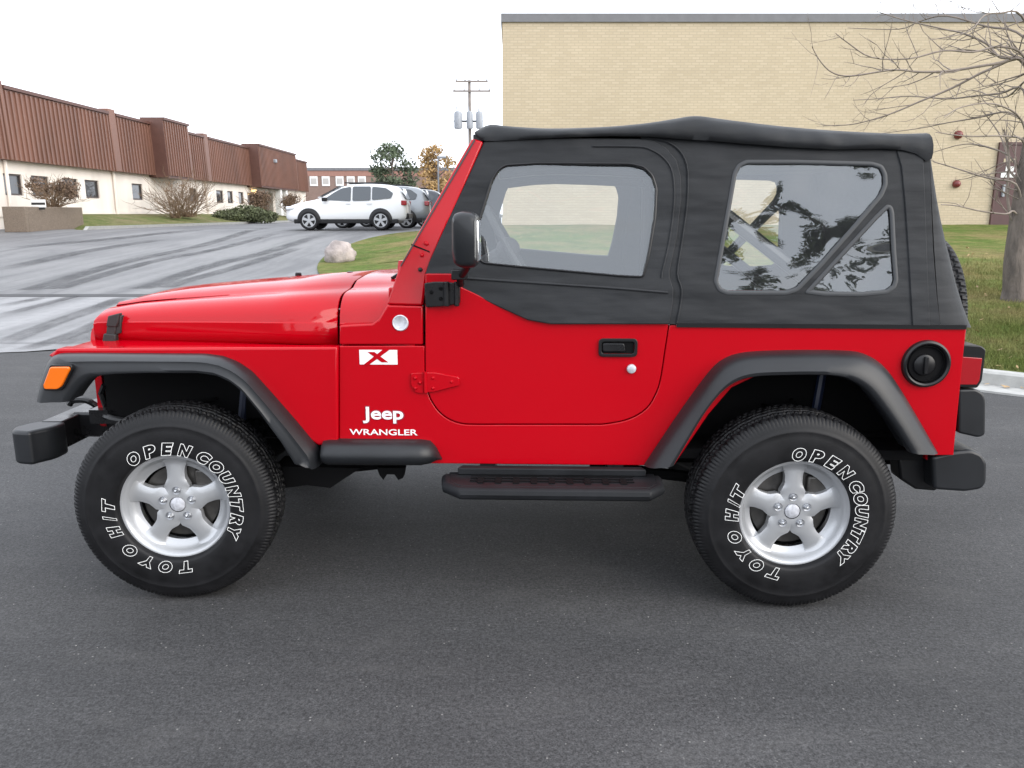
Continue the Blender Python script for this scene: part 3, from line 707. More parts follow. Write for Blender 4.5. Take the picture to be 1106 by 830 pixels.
z = at(508, 131, 62).z-.85; MB().box(-1.2, 1.0, -.3, -.17, z-.1, z+.02).build('mounting_bar', M['steel_black'], up)
lp = at(474.5, 240, 46)
lo = thing('lamp_pole', 'slim pale lamp pole in front of the golden tree', 'lamp pole', (lp.x, lp.y, .9))
MB().tube([(0,0,0),(0,0,at(474.5,171,46).z-.9)], [.06,.04], 8).build('pole', M['galv'], lo)
z = at(474.5,171,46).z-.9; MB().box(-.05,.45,-.1,.1,z-.02,z+.1).build('lamp_head', M['galv'], lo, bevel=.02)

# ------------------------------------------------------------------ boulder
bp = at(367, 277, 18.5); bz = zdrive(bp.x, bp.y)
mb = MB().ball((0,0,.16), (.35,.32,.31), 26, 16, .22); mb.v = [(x, y, max(z, -.05)) for x, y, z in mb.v]
bo = mb.build('boulder', M['stone'], smooth=50); bo.location = (bp.x, bp.y, bz+.02); tag(bo, 'rounded pinkish grey boulder at the edge of lawn and driveway', 'boulder')

# ------------------------------------------------------------------ bare tree at the right edge
def bare_tree():
    D = 10.6; base = at(1094, 322, D); zb = zlawn(base.x, base.y)
    o = thing('bare_tree', 'leafless grey tree with spreading thin branches at the right edge of the lawn', 'tree', (base.x, base.y, zb))
    B = Vector((base.x, base.y, zb)); rnd = random.Random(11)
    tk = MB()
    def P(px, py, dd=0): return at(px, py, D+dd)-B
    trunk = [Vector((0,0,-.1)), Vector((.01,0,.15)), P(1096,285), P(1101,240), P(1108,190), P(1118,130), P(1128,60), P(1135,0), P(1138,-60), P(1141,-130)]
    tk.tube(smooth_path(trunk, 3), [ .19, .165,.15]+[.145-.115*i/25 for i in range(25)], 12)
    lim = MB()
    def limb(pts, r0, r1, sub=1.0):
        r0 *= .62; r1 *= .8
        path = smooth_path(pts, 4); m_ = len(path)
        lim.tube(path, [r0+(r1-r0)*i/(m_-1) for i in range(m_)], 6)
        # side twigs
        for i in range(2, m_-1):
            if rnd.random() < .5*sub:
                t_ = (path[i+1]-path[i-1]).normalized()
                for _ in range(rnd.choice((1,1,2))):
                    d = (t_*rnd.uniform(.4,1.0)+Vector((rnd.gauss(0,.3), rnd.gauss(0,.65), rnd.gauss(.12,.55)))).normalized()
                    Lg = rnd.uniform(.25,.75)*(1.15-.5*i/m_); p = path[i].copy(); pth = [p.copy()]; rr = max(.003, (r0+(r1-r0)*i/(m_-1))*.55)
                    for k in range(4):
                        d = (d+Vector((rnd.gauss(0,.16), rnd.gauss(0,.16), rnd.gauss(.03,.18)))).normalized(); p = p+d*Lg/4; pth.append(p.copy())
                        if k in (1,2) and rnd.random() < .7:
                            e = (d+Vector((rnd.gauss(0,.4), rnd.gauss(0,.5), rnd.gauss(.1,.5)))).normalized(); q = p+e*Lg*.25; q2 = q+(e+Vector((0,0,rnd.gauss(.1,.2)))).normalized()*Lg*.2
                            lim.tube([p,q,q2], [rr*.6,rr*.45,.0016], 4, cap=False)
                    lim.tube(pth, [rr, rr*.85, rr*.7, rr*.5, .0018], 4, cap=False)
    def CR(l, dd0, dd1): n_ = len(l); return [P(820+x/3.458, y/3.458, dd0+(dd1-dd0)*i/(n_-1)) for i, (x, y) in enumerate(l)]
    limb([P(1122,100)]+CR([(989,225),(900,215),(850,165),(760,125),(690,110),(540,75),(430,40)], .1, .9), .035, .006)
    limb([P(1116,130)]+CR([(989,235),(880,240),(720,265),(600,270),(500,262),(340,285),(270,270),(225,225),(197,175)], 0, -.7), .034, .005)
    limb([P(1117,125)]+CR([(989,230),(860,260),(720,330),(600,380),(480,430),(350,465),(240,470)], .1, .5), .034, .005)
    limb([P(1119,110)]+CR([(989,212),(900,175),(800,195),(690,190),(560,220),(420,215),(330,160),(285,125)], -.1, -1.2), .03, .005)
    limb([P(1112,165)]+CR([(989,340),(900,350),(800,360),(700,370),(560,360),(440,370),(350,375)], .1, 1.3), .028, .005)
    limb([P(1108,200)]+CR([(989,535),(920,510),(780,510),(660,495)], -.1, -.9), .026, .006)
    limb([P(1106,215)]+CR([(950,600),(850,550),(760,540),(650,570)], .1, .8), .024, .006, .7)
    limb([P(1104,232)]+CR([(960,690),(850,665),(720,625),(650,605)], -.1, .3), .026, .008, .6)
    limb([P(1104,240)]+CR([(950,790),(920,800),(830,790),(740,770),(680,765)], -.1, -.8), .024, .008, .5)
    limb([P(1126,60)]+CR([(960,120),(850,100),(700,60),(600,80),(520,110),(330,105)], .2, 1.6), .028, .005)
    limb([P(1126,70)]+CR([(980,60),(900,50),(840,60),(780,120),(640,150)], -.2, -1.4), .026, .005)
    limb([P(1110,200)]+CR([(935,640),(920,560),(890,490),(830,410)], .2, .8), .03, .006)
    limb([P(1102,255),P(1092,235),P(1088,205),P(1090,170),P(1084,140)], .04, .012, .5)
    limb([P(1125,90)]+CR([(1000,300),(930,360),(870,360),(780,340),(640,400)], .3, 2.0), .026, .005)
    limb([P(1112,170)]+CR([(1000,480),(930,420),(820,440),(700,460),(600,480),(450,500)], .3, 1.5), .026, .005)
    limb([P(1112,175)]+CR([(980,450),(880,390),(760,400),(690,440)], -.2, -1.5), .024, .005)
    for k in range(9):                                      # limbs on the far and right side, outside the picture
        a = rnd.uniform(-1.2, 1.5); z = rnd.uniform(1.6, 4.5); p0 = Vector((.25+z*.09, 0, z)); d = Vector((math.cos(a), math.sin(a), .35))
        limb([p0, p0+d*.5, p0+d*1.1+Vector((0,0,.1)), p0+d*1.9+Vector((0,0,.35))], .035, .006, .8)
    tk.build('trunk', M['bark'], o, smooth=180); lim.build('branches', M['twig'], o, smooth=180, recalc=False)
bare_tree()

# ------------------------------------------------------------------ parked cars in the lot
def parked_car(label, loc, rz, paint, h=1.70):
    o = thing('parked_car', label, 'car', loc, rz, 'cars parked in the lot'); k = h/1.7
    # stations: x, z bottom, half width, z belt, z top, half width at top
    S = [(-2.27,.42,.55,.62,.70,.45),(-2.22,.33,.72,.68,.80,.58),(-2.05,.28,.84,.78,.90,.66),(-1.7,.27,.89,.86,1.00,.70),(-1.25,.27,.90,.93,1.08,.72),
         (-1.0,.27,.90,.97,1.13,.70),(-.55,.27,.90,1.0,1.40,.64),(-.15,.27,.90,1.02,1.60,.61),(.35,.27,.90,1.04,1.68,.61),(1.0,.27,.90,1.06,1.69,.60),(1.6,.28,.89,1.07,1.65,.59),
         (1.95,.30,.87,1.05,1.58,.57),(2.12,.34,.83,1.02,1.30,.58),(2.24,.36,.78,.95,1.08,.62),(2.28,.42,.70,.80,.90,.60)]
    rings = []
    for x, zb, wd, zl, zt, wt in S:
        half = [(0,zb),(wd*.9,zb),(wd,zb+.12),(wd*1.01,(zb+zl)/2),(wd*.985,zl),(wt+(wd*.98-wt)*.45,zl+(zt-zl)*.52),(wt,zt-.05*(zt-zl > .2)-.01),(wt-.10,zt),(0,zt+.015)]
        rings.append([(x, -y, z*k) for y, z in half] + [(x, y, z*k) for y, z in half[-2:0:-1]])
    MB().loft(rings).build('body', M[paint], o, smooth=60, subdiv=1)
    def side(x, z, off=.012):                               # half width of the greenhouse at x, z
        for a, b in zip(S, S[1:]):
            if a[0] <= x <= b[0]:
                f = (x-a[0])/(b[0]-a[0]); wd = a[2]+(b[2]-a[2])*f; zl = a[3]+(b[3]-a[3])*f; zt = a[4]+(b[4]-a[4])*f; wt = a[5]+(b[5]-a[5])*f
                g_ = min(1, max(0, (z-zl)/(zt-zl))); return wd*.985+(wt-wd*.985)*g_+off
        return .6
    glass = [[(-.82,1.09),(-.42,1.36),(-.12,1.52),(.22,1.58),(.22,1.05)], [(.28,1.06),(.28,1.585),(.95,1.585),(.95,1.08)], [(1.0,1.09),(1.0,1.58),(1.5,1.53),(1.78,1.34),(1.70,1.16)]]
    for sgn in (1,-1):
        for p in glass:
            mb = MB(); q = fillet(p, .06, 3); n_ = len(q)
            mb.add([(x, -sgn*side(x, z, .0), z*k) for x, z in q]+[(x, -sgn*(side(x, z, .0)-.04), z*k) for x, z in q], [tuple(range(n_))]+[(i,(i+1)%n_,n_+(i+1)%n_,n_+i) for i in range(n_)])
            mb.move(lambda v: Vector((v.x, v.y-sgn*.014, v.z))); mb.build('side_window', M['car_glass'], o)
    MB().add([(-1.02,-.66,1.15*k),(-1.02,.66,1.15*k),(-.20,.56,1.585*k),(-.20,-.56,1.585*k)], [(0,1,2,3)]).move(lambda v: v+Vector((-.025,0,.03))).build('windscreen', M['car_glass'], o)
    MB().add([(2.07,-.54,1.50*k),(2.07,.54,1.50*k),(2.22,.62,1.12*k),(2.22,-.62,1.12*k)], [(0,1,2,3)]).move(lambda v: v+Vector((.03,0,.02))).build('rear_window', M['car_glass'], o)
    MB().box(-1.9,1.95,-.905,.905,.24,.40).build('sill_cladding', M['plastic2'], o, bevel=.03)
    MB().box(2.1,2.33,-.74,.74,.40,.62).build('rear_bumper', M['plastic2' if paint == 'car_white' else paint], o, bevel=.05)
    for sgn in (1,-1):
        MB().box(2.06,2.262,-sgn*.62,-sgn*.845,.90*k,1.08*k).build('tail_light', M['red_lens'], o, bevel=.03)
        MB().box(-2.2,-1.82,-sgn*.62,-sgn*.84,.72*k,.86*k).build('headlight', M['clear_lens'], o, bevel=.04)
        MB().box(-.82,-.62,-sgn*.90,-sgn*1.06,1.04*k,1.18*k).build('side_mirror', M['plastic2'], o, bevel=.03)
        MB().box(-.05,1.4,-sgn*.46,-sgn*.50,1.70*k,1.74*k).build('roof_rail', M['plastic2'], o, bevel=.01)
        for x in (0.02, .80): MB().box(x, x+.2, -sgn*.895, -sgn*.93, .95, .98).build('door_handle', M[paint], o, bevel=.008)
        for x in (-1.34, 1.30):
            MB().rev([(.0001,.913),(.41,.913),(.43,.90),(.43,.6)], (x, 0, .37), 28).move(lambda v: Vector((v.x, v.y*sgn, max(v.z, .25)))).build('wheel_arch', M['plastic2'], o)
            wh = MB().rev([(.0001,.90),(.24,.90),(.25,.925),(.31,.935),(.345,.91),(.35,.86),(.35,.70),(.2,.70)], (x, 0, .35), 28).move(lambda v: Vector((v.x, v.y*sgn, v.z))).build('wheel', M['rubber'], o)
            rm = MB().rev([(.235,.915),(.25,.938),(.225,.938),(.225,.915)], (x,0,.35), 24, closed=True)
            rm.rev([(.0001,.94),(.06,.94),(.07,.92)], (x,0,.35), 12)
            for j in range(5):
                a = 2*PI*j/5+.3; u = Vector((math.cos(a), 0, math.sin(a))); v_ = Vector((-math.sin(a), 0, math.cos(a))); c_ = Vector((x,0,.35))
                for s2 in (0,):
                    A = [c_+u*.05+v_*.035, c_+u*.05-v_*.035, c_+u*.23-v_*.055, c_+u*.23+v_*.055]
                    rm.add([p-Vector((0,.935,0)) for p in A]+[p-Vector((0,.912,0)) for p in A], [(0,1,2,3),(0,4,5,1),(1,5,6,2),(2,6,7,3),(3,7,4,0)])
            rm.move(lambda v: Vector((v.x, v.y*sgn, v.z))).build('rim', M['alloy'], wh)
    return o
c1 = at(378, 243, 31.0); parked_car('white estate car parked sideways in the lot, nearest of the parked cars', (c1.x, c1.y, zdrive(0, c1.y)+.004), 0.02, 'car_white', 1.70)
c2 = at(408, 243, 34.5); parked_car('silver estate car with red tail lights parked right behind the white one', (c2.x, c2.y, .904), 0.03, 'car_silver', 1.74)
c3 = at(430, 243, 38.0); parked_car('dark blue car mostly hidden behind the silver one and the windscreen pillar', (c3.x, c3.y, .904), 0.02, 'car_dark', 1.72)

# ================================================================== the red off-road car
car = thing('off_road_car', 'red two-door off-road car with black soft top, seen side-on on the asphalt', 'car', (0,0,0), PSI)
def top_y(z): return -.752+.165*max(0, z-1.09)              # the side of the soft top leans inwards
def both(fn):
    for mir in (False, True): fn(mir)
# ---- tub
_dc = [(722,351),(717.5,380),(713,409),(708,425),(697.5,441.5),(679,452.5),(655,457.6),(640,458.2),(600,458.2),(540,458.2),(515,458.2),(499,457.4),(485.5,452.8),(474,444),(465,430),(460.6,414),(459.6,400),(459.4,380)]
DOORC = [(p.x, p.y) for p in smooth_path([(a, b, 0) for a, b in _dc], 4)][1:]
def _off(pts, d):
    out = []
    for i_, p in enumerate(pts):
        a = Vector(pts[max(0, i_-1)]); b = Vector(pts[min(len(pts)-1, i_+1)]); t_ = (b-a).normalized(); out.append((p[0]-t_.y*d, p[1]+t_.x*d))
    return out
NOTCH = _off(DOORC, -1.0)[::-1]
arch_in = [(986,490),(978,470),(955,437),(930,413),(905,405),(860,404),(815,407),(790,419),(765,448),(728,503)]
tub_px = [(366.5,374),(458.4,374)]+NOTCH[1:]+[(723.2,351.5),(1044,354),(1041,380),(1036,430),(1032,470),(1030,492),(1005,492)]
tub = JJ(tub_px + arch_in + [(700,503),(366.5,500)], -.745)
side_ = MB().prism(tub, -.745, -.70)
body = side_.build('body', M['red'], car, bevel=.0035, seg=3)
mb = MB().prism(tub, .745, .70)
mb.box(1.735,1.795,-.69,.69,.56,1.09)                       # rear panel
MB().box(-.55,1.72,-.69,.69,.56,.60).build('floor_pan', M['under'], car)
mb.build('body_far_side', M['red'], car, bevel=.006, seg=3)
for s in (1,-1): MB().box(.70,1.73,s*.695,s*.44,.96,1.0).box(.70,1.73,s*.47,s*.44,.60,.97).build('wheel_housing', M['under'], car)
# dark jamb behind the door gap and belt line
both(lambda mir: MB().prism(JJ([(440,380),(440,470),(730,470),(745,352),(470,352)], -.72), -.698, -.66).build('door_jamb', M['under'], car, mirror=mir))
# ---- lower door
door_px = [(459.4,296),(490,296),(497,303),(499,311),(571,344),(722.5,346)]+[tuple(p) for p in DOORC]
def lower_door(mir):
    d = MB().prism(JJ(door_px, -.747), -.747, -.70).build('door', M['red'], car, mirror=mir, bevel=.0035, seg=3)
    Y = -.747
    (x0, z1), (x1, z0) = J(646.5,365.5,Y), J(688,385.5,Y)
    bez = fillet([(x0,z0),(x1,z0),(x1,z1),(x0,z1)], .018, 4); ins = fillet([(x0+.012,z0+.012),(x1-.012,z0+.012),(x1-.012,z1-.012),(x0+.012,z1-.012)], .01, 4)
    h = holed(bez, [ins], lambda z: -.757, .009).build('door_handle', M['plastic2'], d, mirror=mir, bevel=.002)
    MB().box(x0+.013,x1-.013,-.7495,-.7475,z0+.013,z1-.013).build('handle_recess', M['under'], d, mirror=mir)
    MB().prism(fillet([(x0+.016,z0+.02),(x1-.045,z0+.02),(x1-.05,z1-.018),(x0+.016,z1-.018)], .008), -.7585, -.75).build('handle_paddle', M['steel_black'], d, mirror=mir, bevel=.003)
    lx_, lz_ = J(682,398.5,Y)
    MB().rev([(.0001,.012),(.010,.012),(.016,.010),(.018,.001)], (lx_, -.747, lz_), 20).build('door_lock', M['silver_badge'], d, mirror=mir)
    # painted lower hinge
    pl_ = fillet(JJ([(444,403),(457.8,402.5),(457.8,425),(449,424),(444,416)], Y), .006, 3); MB().prism(pl_, -.753, -.7452).build('hinge_plate', M['red'], d, mirror=mir, bevel=.002)
    st_ = fillet(JJ([(460.5,402),(470,402),(496,407),(497,416),(470,423),(460.5,424)], Y), .008, 3); MB().prism(st_, -.757, -.7472).build('hinge_strap', M['red'], d, mirror=mir, bevel=.003)
    for px, py in ((468,408),(468,419),(488,412),(449,408),(449,419),(454,413)):
        x, z = J(px, py, Y); MB().rev([(.0001,.015),(.004,.014),(.007,.010),(.0075,.004)], (x,-.747,z), 10).build('hinge_bolt', M['red'], d, mirror=mir)
    kx, kz0 = J(459.5,424.5,-.76); _, kz1 = J(459.5,402,-.76); MB().tube([(kx,-.756,kz0),(kx,-.756,kz1)], .007, 8).build('hinge_pin', M['red'], d, mirror=mir)
both(lower_door)
# ---- hood and cowl (lofted)
def hood_half(x, w, zb, zc, zt, zr, inset=0.0):
    # half section from the bottom of the side to the crown
    pts = [(w, zb), (w+.002, zb+(zc-zb)*.5), (w+.0025, zc-.003), (w-.0025, zc+.001)]
    zs = zt-zc
    for a in (12,28,44,60,75,90):
        r = math.radians(a); pts.append((w-.13*(1-math.cos(r))-.003, zc+.004+(zs-.004)*math.sin(r)))
    pts += [(w-.20, zt+.003), (w*.62, zt+.006), (w*.58, zt+.016), (w*.5, zt+zr*.75), (w*.25, zt+zr*.95), (0, zt+zr)]
    return [(x, -y, z) for y, z in pts] + [(x, y, z) for y, z in pts[-2::-1]]
HS = [  # x, half width, z bottom, z crease, z top, crown
    (-1.650,.442,.985,1.030,1.055,.003),(-1.644,.454,.983,1.052,1.088,.007),(-1.625,.459,.982,1.058,1.106,.014),(-1.58,.463,.982,1.060,1.112,.026),(-1.50,.475,.983,1.063,1.124,.033),(-1.35,.503,.985,1.068,1.138,.037),
    (-1.1,.552,.990,1.075,1.158,.039),(-.85,.605,.996,1.081,1.176,.040),(-.563,.668,1.002,1.088,1.196,.040)]
hood = MB().grid([hood_half(*h) for h in HS])
o_ = len(hood.v); n_ = len(hood_half(*HS[0])); hood.f.append(tuple(range(n_)))
hood = hood.build('hood', M['red'], car, smooth=32)
sol = hood.modifiers.new('solid', 'SOLIDIFY'); sol.thickness = .012; sol.offset = -1
cw = [hood_half(x, .668+(x+.551)*.23, 1.004, 1.088, 1.196+(x+.551)*.05, .04*f) for x, f in ((-.551,1),(-.45,1),(-.36,.9),(-.25,.5))]
MB().grid(cw).build('cowl', M['red'], car, smooth=32)
def cowl_side(mir):
    MB().prism(JJ([(366.5,372.6),(366.5,352),(402,350),(409,345),(418,330),(456.5,331),(456.8,372.6)], -.742), -.742, -.60).build('cowl_side', M['red'], car, mirror=mir, bevel=.006, seg=3)
both(cowl_side)
def latch(mir):
    Y = -.478; l = MB()
    l.prism(JJ([(119,341),(131,338),(130,348),(128,353),(117,352)], Y), Y-.02, Y+.01).prism(JJ([(117.5,350),(127,350),(126,362),(116,362)], Y), Y-.014, Y+.01).prism(JJ([(114,360),(127,361),(127,371),(112.5,370)], Y), Y-.018, Y+.012).prism(JJ([(127,341),(132,341),(131,360),(125,362)], Y), Y-.008, Y+.02)
    l.build('hood_latch', M['rubber_latch'], hood, mirror=mir, bevel=.004)
both(latch)
for px, py, yy in ((313,296,.05),(322,291,.25),(378,290,.1)):
    x, z = J(px, py+1, yy); MB().rev([(.0001,.004),(.012,.003),(.016,-.002),(.016,-.03)], (x, yy, z-.014), 10, 'z').build('washer_nozzle', M['plastic2'], hood)
# ---- front fenders
def fender(mir):
    poly = JJ([(366,374.3),(366,479),(345,480),(330,470),(268,400),(240,390),(62,390),(57,384),(64,376)], -.745)
    f = MB().prism(poly, -.765, -.70)
    f.add([(-1.655,-.7,.952),(-1.66,-.44,.98),(-1.60,-.44,.984),(-1.60,-.70,.984)], [(0,1,2,3)])
    f.prism([(-1.665,.966),(-1.64,.984),(-.56,.997),(-.56,.98),(-1.6,.965)], -.762, -.40)
    f.build('fender', M['red'], car, mirror=mir, bevel=.009, seg=3)
    MB().box(-1.60,-.60,-.50,-.46,.66,.97).build('inner_fender', M['under'], car, mirror=mir)
both(fender)
# ---- flares
def flare(outer, inner, yo, yi, n=60):
    A = resample([Vector((x,0,z)) for x, z in outer], n); B = resample([Vector((x,0,z)) for x, z in inner], n)
    rows = []
    for a, b in zip(A, B):
        row = [(a.x, yo+.03, a.z)]
        for f, y in ((0,yo),(.03,yo-.022),(.12,yo-.045),(.3,yo-.068),(.55,(yo*.25+yi*.75)-.008),(.8,yi),(.95,yi+.002),(1,yi+.010)):
            p = a.lerp(b, f); row.append((p.x, y, p.z))
        d = (b-a).normalized()*.004
        row.append((b.x+d.x, yi+.03, b.z+d.z)); row.append((b.x-d.x*4, yi+.04, b.z-d.z*4)); row.append((b.x-d.x*2, yo+.03, b.z-d.z*2))
        rows.append(row)
    return MB().loft(rows)
def fl_front(mir):
    o_ = smooth_path([(*p,0) for p in JJ([(39.5,433),(43,415),(50,393),(55,385.5),(63,382.5)], -.79)], 5) + [Vector((*p,0)) for p in JJ([(90,381.5),(160,382),(222,382.5),(240,385),(256,391),(272,402),(292,424),(320,456),(345.5,487),(345.5,503)], -.775)]
    i_ = smooth_path([(*p,0) for p in JJ([(75,434),(82,424),(92,413),(104,407),(124,404.5)], -.85)], 5) + [Vector((*p,0)) for p in JJ([(160,403.5),(215,403.5),(235,406.5),(250,414),(262,424),(282,449),(303,478),(318,502),(328,504)], -.85)]
    f = flare([(p.x,p.y) for p in o_], [(p.x,p.y) for p in i_], -.775, -.855).build('front_flare', M['plastic'], car, mirror=mir, smooth=50)
    m_ = fillet(JJ([(56,396),(76,396),(77,399),(68,417),(64,420),(50,420),(48.5,416)], -.858), .008, 4)
    MB().prism(m_, -.872, -.83).build('marker_light', M['amber'], f, mirror=mir, bevel=.006, seg=3)
    r_ = fillet(JJ([(54.5,394),(78,394),(79,399),(69.5,419),(65,422),(48.5,422),(46.5,416)], -.855), .008, 4)
    MB().prism(r_, -.861, -.82).build('marker_bezel', M['plastic2'], f, mirror=mir, bevel=.003)
both(fl_front)
def fl_rear(mir):
    o_ = JJ([(696.5,503.5),(712,480),(735,446),(758,414),(772,397),(784,388),(800,382.5),(825,380),(870,379),(910,379.5),(930,381.5),(945,388),(958,399),(975,424),(995,458),(1012.5,488.5)], -.765)
    i_ = JJ([(728,503),(745,474),(762,446),(778,426),(790,416),(803,410),(820,407),(845,406),(870,405.5),(895,406),(910,408),(923,413),(935,421),(948,436),(967,462),(984,489.5)], -.85)
    o2 = smooth_path([(*p,0) for p in o_], 4); i2 = smooth_path([(*p,0) for p in i_], 4)
    flare([(p.x,p.y) for p in o2], [(p.x,p.y) for p in i2], -.755, -.855).build('rear_flare', M['plastic'], car, mirror=mir, smooth=50)
both(fl_rear)
def rocker(mir):
    rows = []
    for px, z1, z0, yo, ys in ((345.5,480.5,503.5,-.825,1),(352,479.5,504,-.84,1),(400,480,504.5,-.84,1),(452,480.5,505,-.835,1),(462,482,504.5,-.82,1),(469,489,503.5,-.79,1),(475,501,503,-.755,1)):
        x, zt = J(px, z1, -.82); _, zb = J(px, z0, -.82)
        zm = (zt+zb)/2; hh = (zt-zb)/2
        rows.append([(x,-.72,zt),(x,yo+.055,zt),(x,yo+.02,zt-hh*.25),(x,yo,zm),(x,yo+.008,zb+hh*.4),(x,yo+.04,zb),(x,-.72,zb)])
    MB().loft(rows).build('rocker_guard', M['plastic'], car, mirror=mir, smooth=50)
both(rocker)
# ---- grille, headlights (front face)
gr = MB()
outer = fillet([(-.455,.60),(.455,.60),(.455,.99),(.43,1.035),(-.43,1.035),(-.455,.99)], .03)
slots = [fillet([(c_-.028,.68),(c_+.028,.68),(c_+.028,.97),(c_-.028,.97)], .02, 4) for c_ in [-.225+.075*i for i in range(7)]]
holes = slots + [[(s*.355+.085*math.cos(a*PI/12), .885+.085*math.sin(a*PI/12)) for a in range(24)] for s in (1,-1)]
g_ = holed(outer, holes, lambda z: 0, .03); g_.move(lambda p: Vector((-1.665+p.y, p.x, p.z)))
gri = g_.build('grille', M['red'], car, bevel=.003)
MB().box(-1.63,-1.60,-.44,.44,.62,1.0).build('radiator', M['under'], gri)
for s in (1,-1): MB().rev([(.0001,-.03),(.05,-.024),(.08,-.006),(.083,.02)], (-1.652, s*.355, .885), 24, 'x').build('headlight', M['clear_lens'], gri)
# ---- windscreen frame
wy = lambda z: -.738+.125*(z-1.16)
post = JJ([(417.5,329.5),(431.5,288),(470,219),(510,149.5),(522,153.4),(466,282),(461,296.5),(456.5,330.5)], wy)
ws = MB().prism(post, wy, lambda z: wy(z)+.07)
ws.prism([(x, z) for x, z in post], lambda z: -wy(z), lambda z: -wy(z)-.07)
tp = [p for p in post if p[1] > 1.74]; zt_w = 1.765
x_t = sum(p[0] for p in tp)/len(tp)
ws.box(x_t-.035, x_t+.03, -.60, .60, zt_w-.085, zt_w-.006); ws.box(-.36,-.24,-.66,.66,1.165,1.225)
wsf = ws.build('windscreen_frame', M['red'], car, bevel=.008, seg=3)
gx0, gz0 = J(433, 291, -.70); gx1, gz1 = J(508, 158, -.64)
MB().add([(gx0+.03,-.655,gz0-.04),(gx0+.03,.655,gz0-.04),(gx1+.035,.60,gz1),(gx1+.035,-.60,gz1)], [(0,1,2,3)]).build('windscreen_glass', M['glass'], wsf)
MB().prism(JJ([(432.2,287.5),(433.2,288),(472,221),(512.2,150.3),(511,149)], -.72), lambda z: wy(z)-.004, lambda z: wy(z)+.05).build('windscreen_seal', M['trim_grey'], wsf)
bl = MB()
for px, py in ((463,263),(456,276),(464,263.5)):
    x, z = J(px-3 if px > 460 else px, py, wy); bl.rev([(.0001,.007),(.005,.006),(.008,.001)], (x, wy(z), z), 10)
bl.build('windscreen_bolt', M['red'], wsf)
hb = MB(); x, z = J(454,291.5,wy); hb.rev([(.0001,.012),(.007,.010),(.009,.0)], (x, wy(z), z), 10); hb.build('hinge_pin', M['plastic2'], wsf)
jx = JJ([(444.5,263.6),(464,271.5),(464.5,273.2),(444.0,265.2)], wy); MB().prism(jx, lambda z: wy(z)-.0012, lambda z: wy(z)+.01).build('frame_joint', M['under'], wsf)
wp = MB(); wp.tube([(-.40,-.35,1.235),(-.345,-.30,1.27),(-.335,.1,1.285)], .008, 6); wp.tube([(-.41,.2,1.24),(-.35,.25,1.27),(-.335,.6,1.285)], .008, 6); wp.build('wiper', M['plastic2'], wsf)
wd = MB(); x, z = J(435,289,-.4); wd.rev([(.0001,.03),(.018,.028),(.022,.0),(.022,-.04)], (x,-.4,z), 10, 'z'); wd.build('wiper_pivot', M['red'], wsf)
# ---- soft door uppers with windows
udoor = JJ([(459.5,296.5),(463.5,284),(497,210),(523,153.5),(560,150),(640,150),(690,150.5),(706,153),(719,160),(730,173),(735,190),(735.5,215),(731,255),(723,292),(723,300),(727,312),(726.5,325),(722.5,350),(595,350),(583,348),(570,345.5),(540,332),(500,312.5),(497,305),(478,301),(474,298.5)], top_y)
win = JJ([(513,262),(514,250),(523,222),(531,196),(538,184.5),(546,179),(580,177),(680,177.5),(695,181),(704,190),(708.5,204),(707,235),(700,276),(694,299),(670,298),(620,293.5),(560,288),(522,284),(515,276)], top_y)
udz = lambda z: top_y(z)-.012
win = fillet(win, .012, 3)
def upper_door(mir):
    u = holed(udoor, [win], udz, .018).build('upper_door', M['fabric'], car, mirror=mir, bevel=.004, seg=2)
    w_ = MB(); n_ = len(win); cx_ = sum(p[0] for p in win)/n_; cz_ = sum(p[1] for p in win)/n_
    big = [(cx_+(x-cx_)*1.02, cz_+(z-cz_)*1.03) for x, z in win]
    w_.add([(x, udz(z)+.008, z) for x, z in big], [tuple(range(n_))]); w_.build('window', M['vinyl'], u, mirror=mir)
    e = MB().tube([(x, udz(z)-.001, z) for x, z in win], .0045, 6, closed=True); e.build('window_welt', M['plastic2'], u, mirror=mir)
    # raised hem along the flap's lower edge and the stitched door frame
    hem = JJ([(498,300),(540,303),(600,307),(660,311),(721,316)], top_y)
    MB().tube(smooth_path([(x, udz(z)-.001, z) for x, z in hem], 4), .005, 6).build('hem', M['fabric'], u, mirror=mir)
    fr = JJ([(499,292),(470,296)], top_y)
    edge = JJ([(640,158.5),(688,159),(702,162),(715,170),(724,182),(727.5,200),(727,225),(722,262),(715,292),(714,300)], top_y)
    MB().tube(smooth_path([(x, udz(z)-.001, z) for x, z in edge], 3), .004, 6).build('seam', M['fabric'], u, mirror=mir)
both(upper_door)
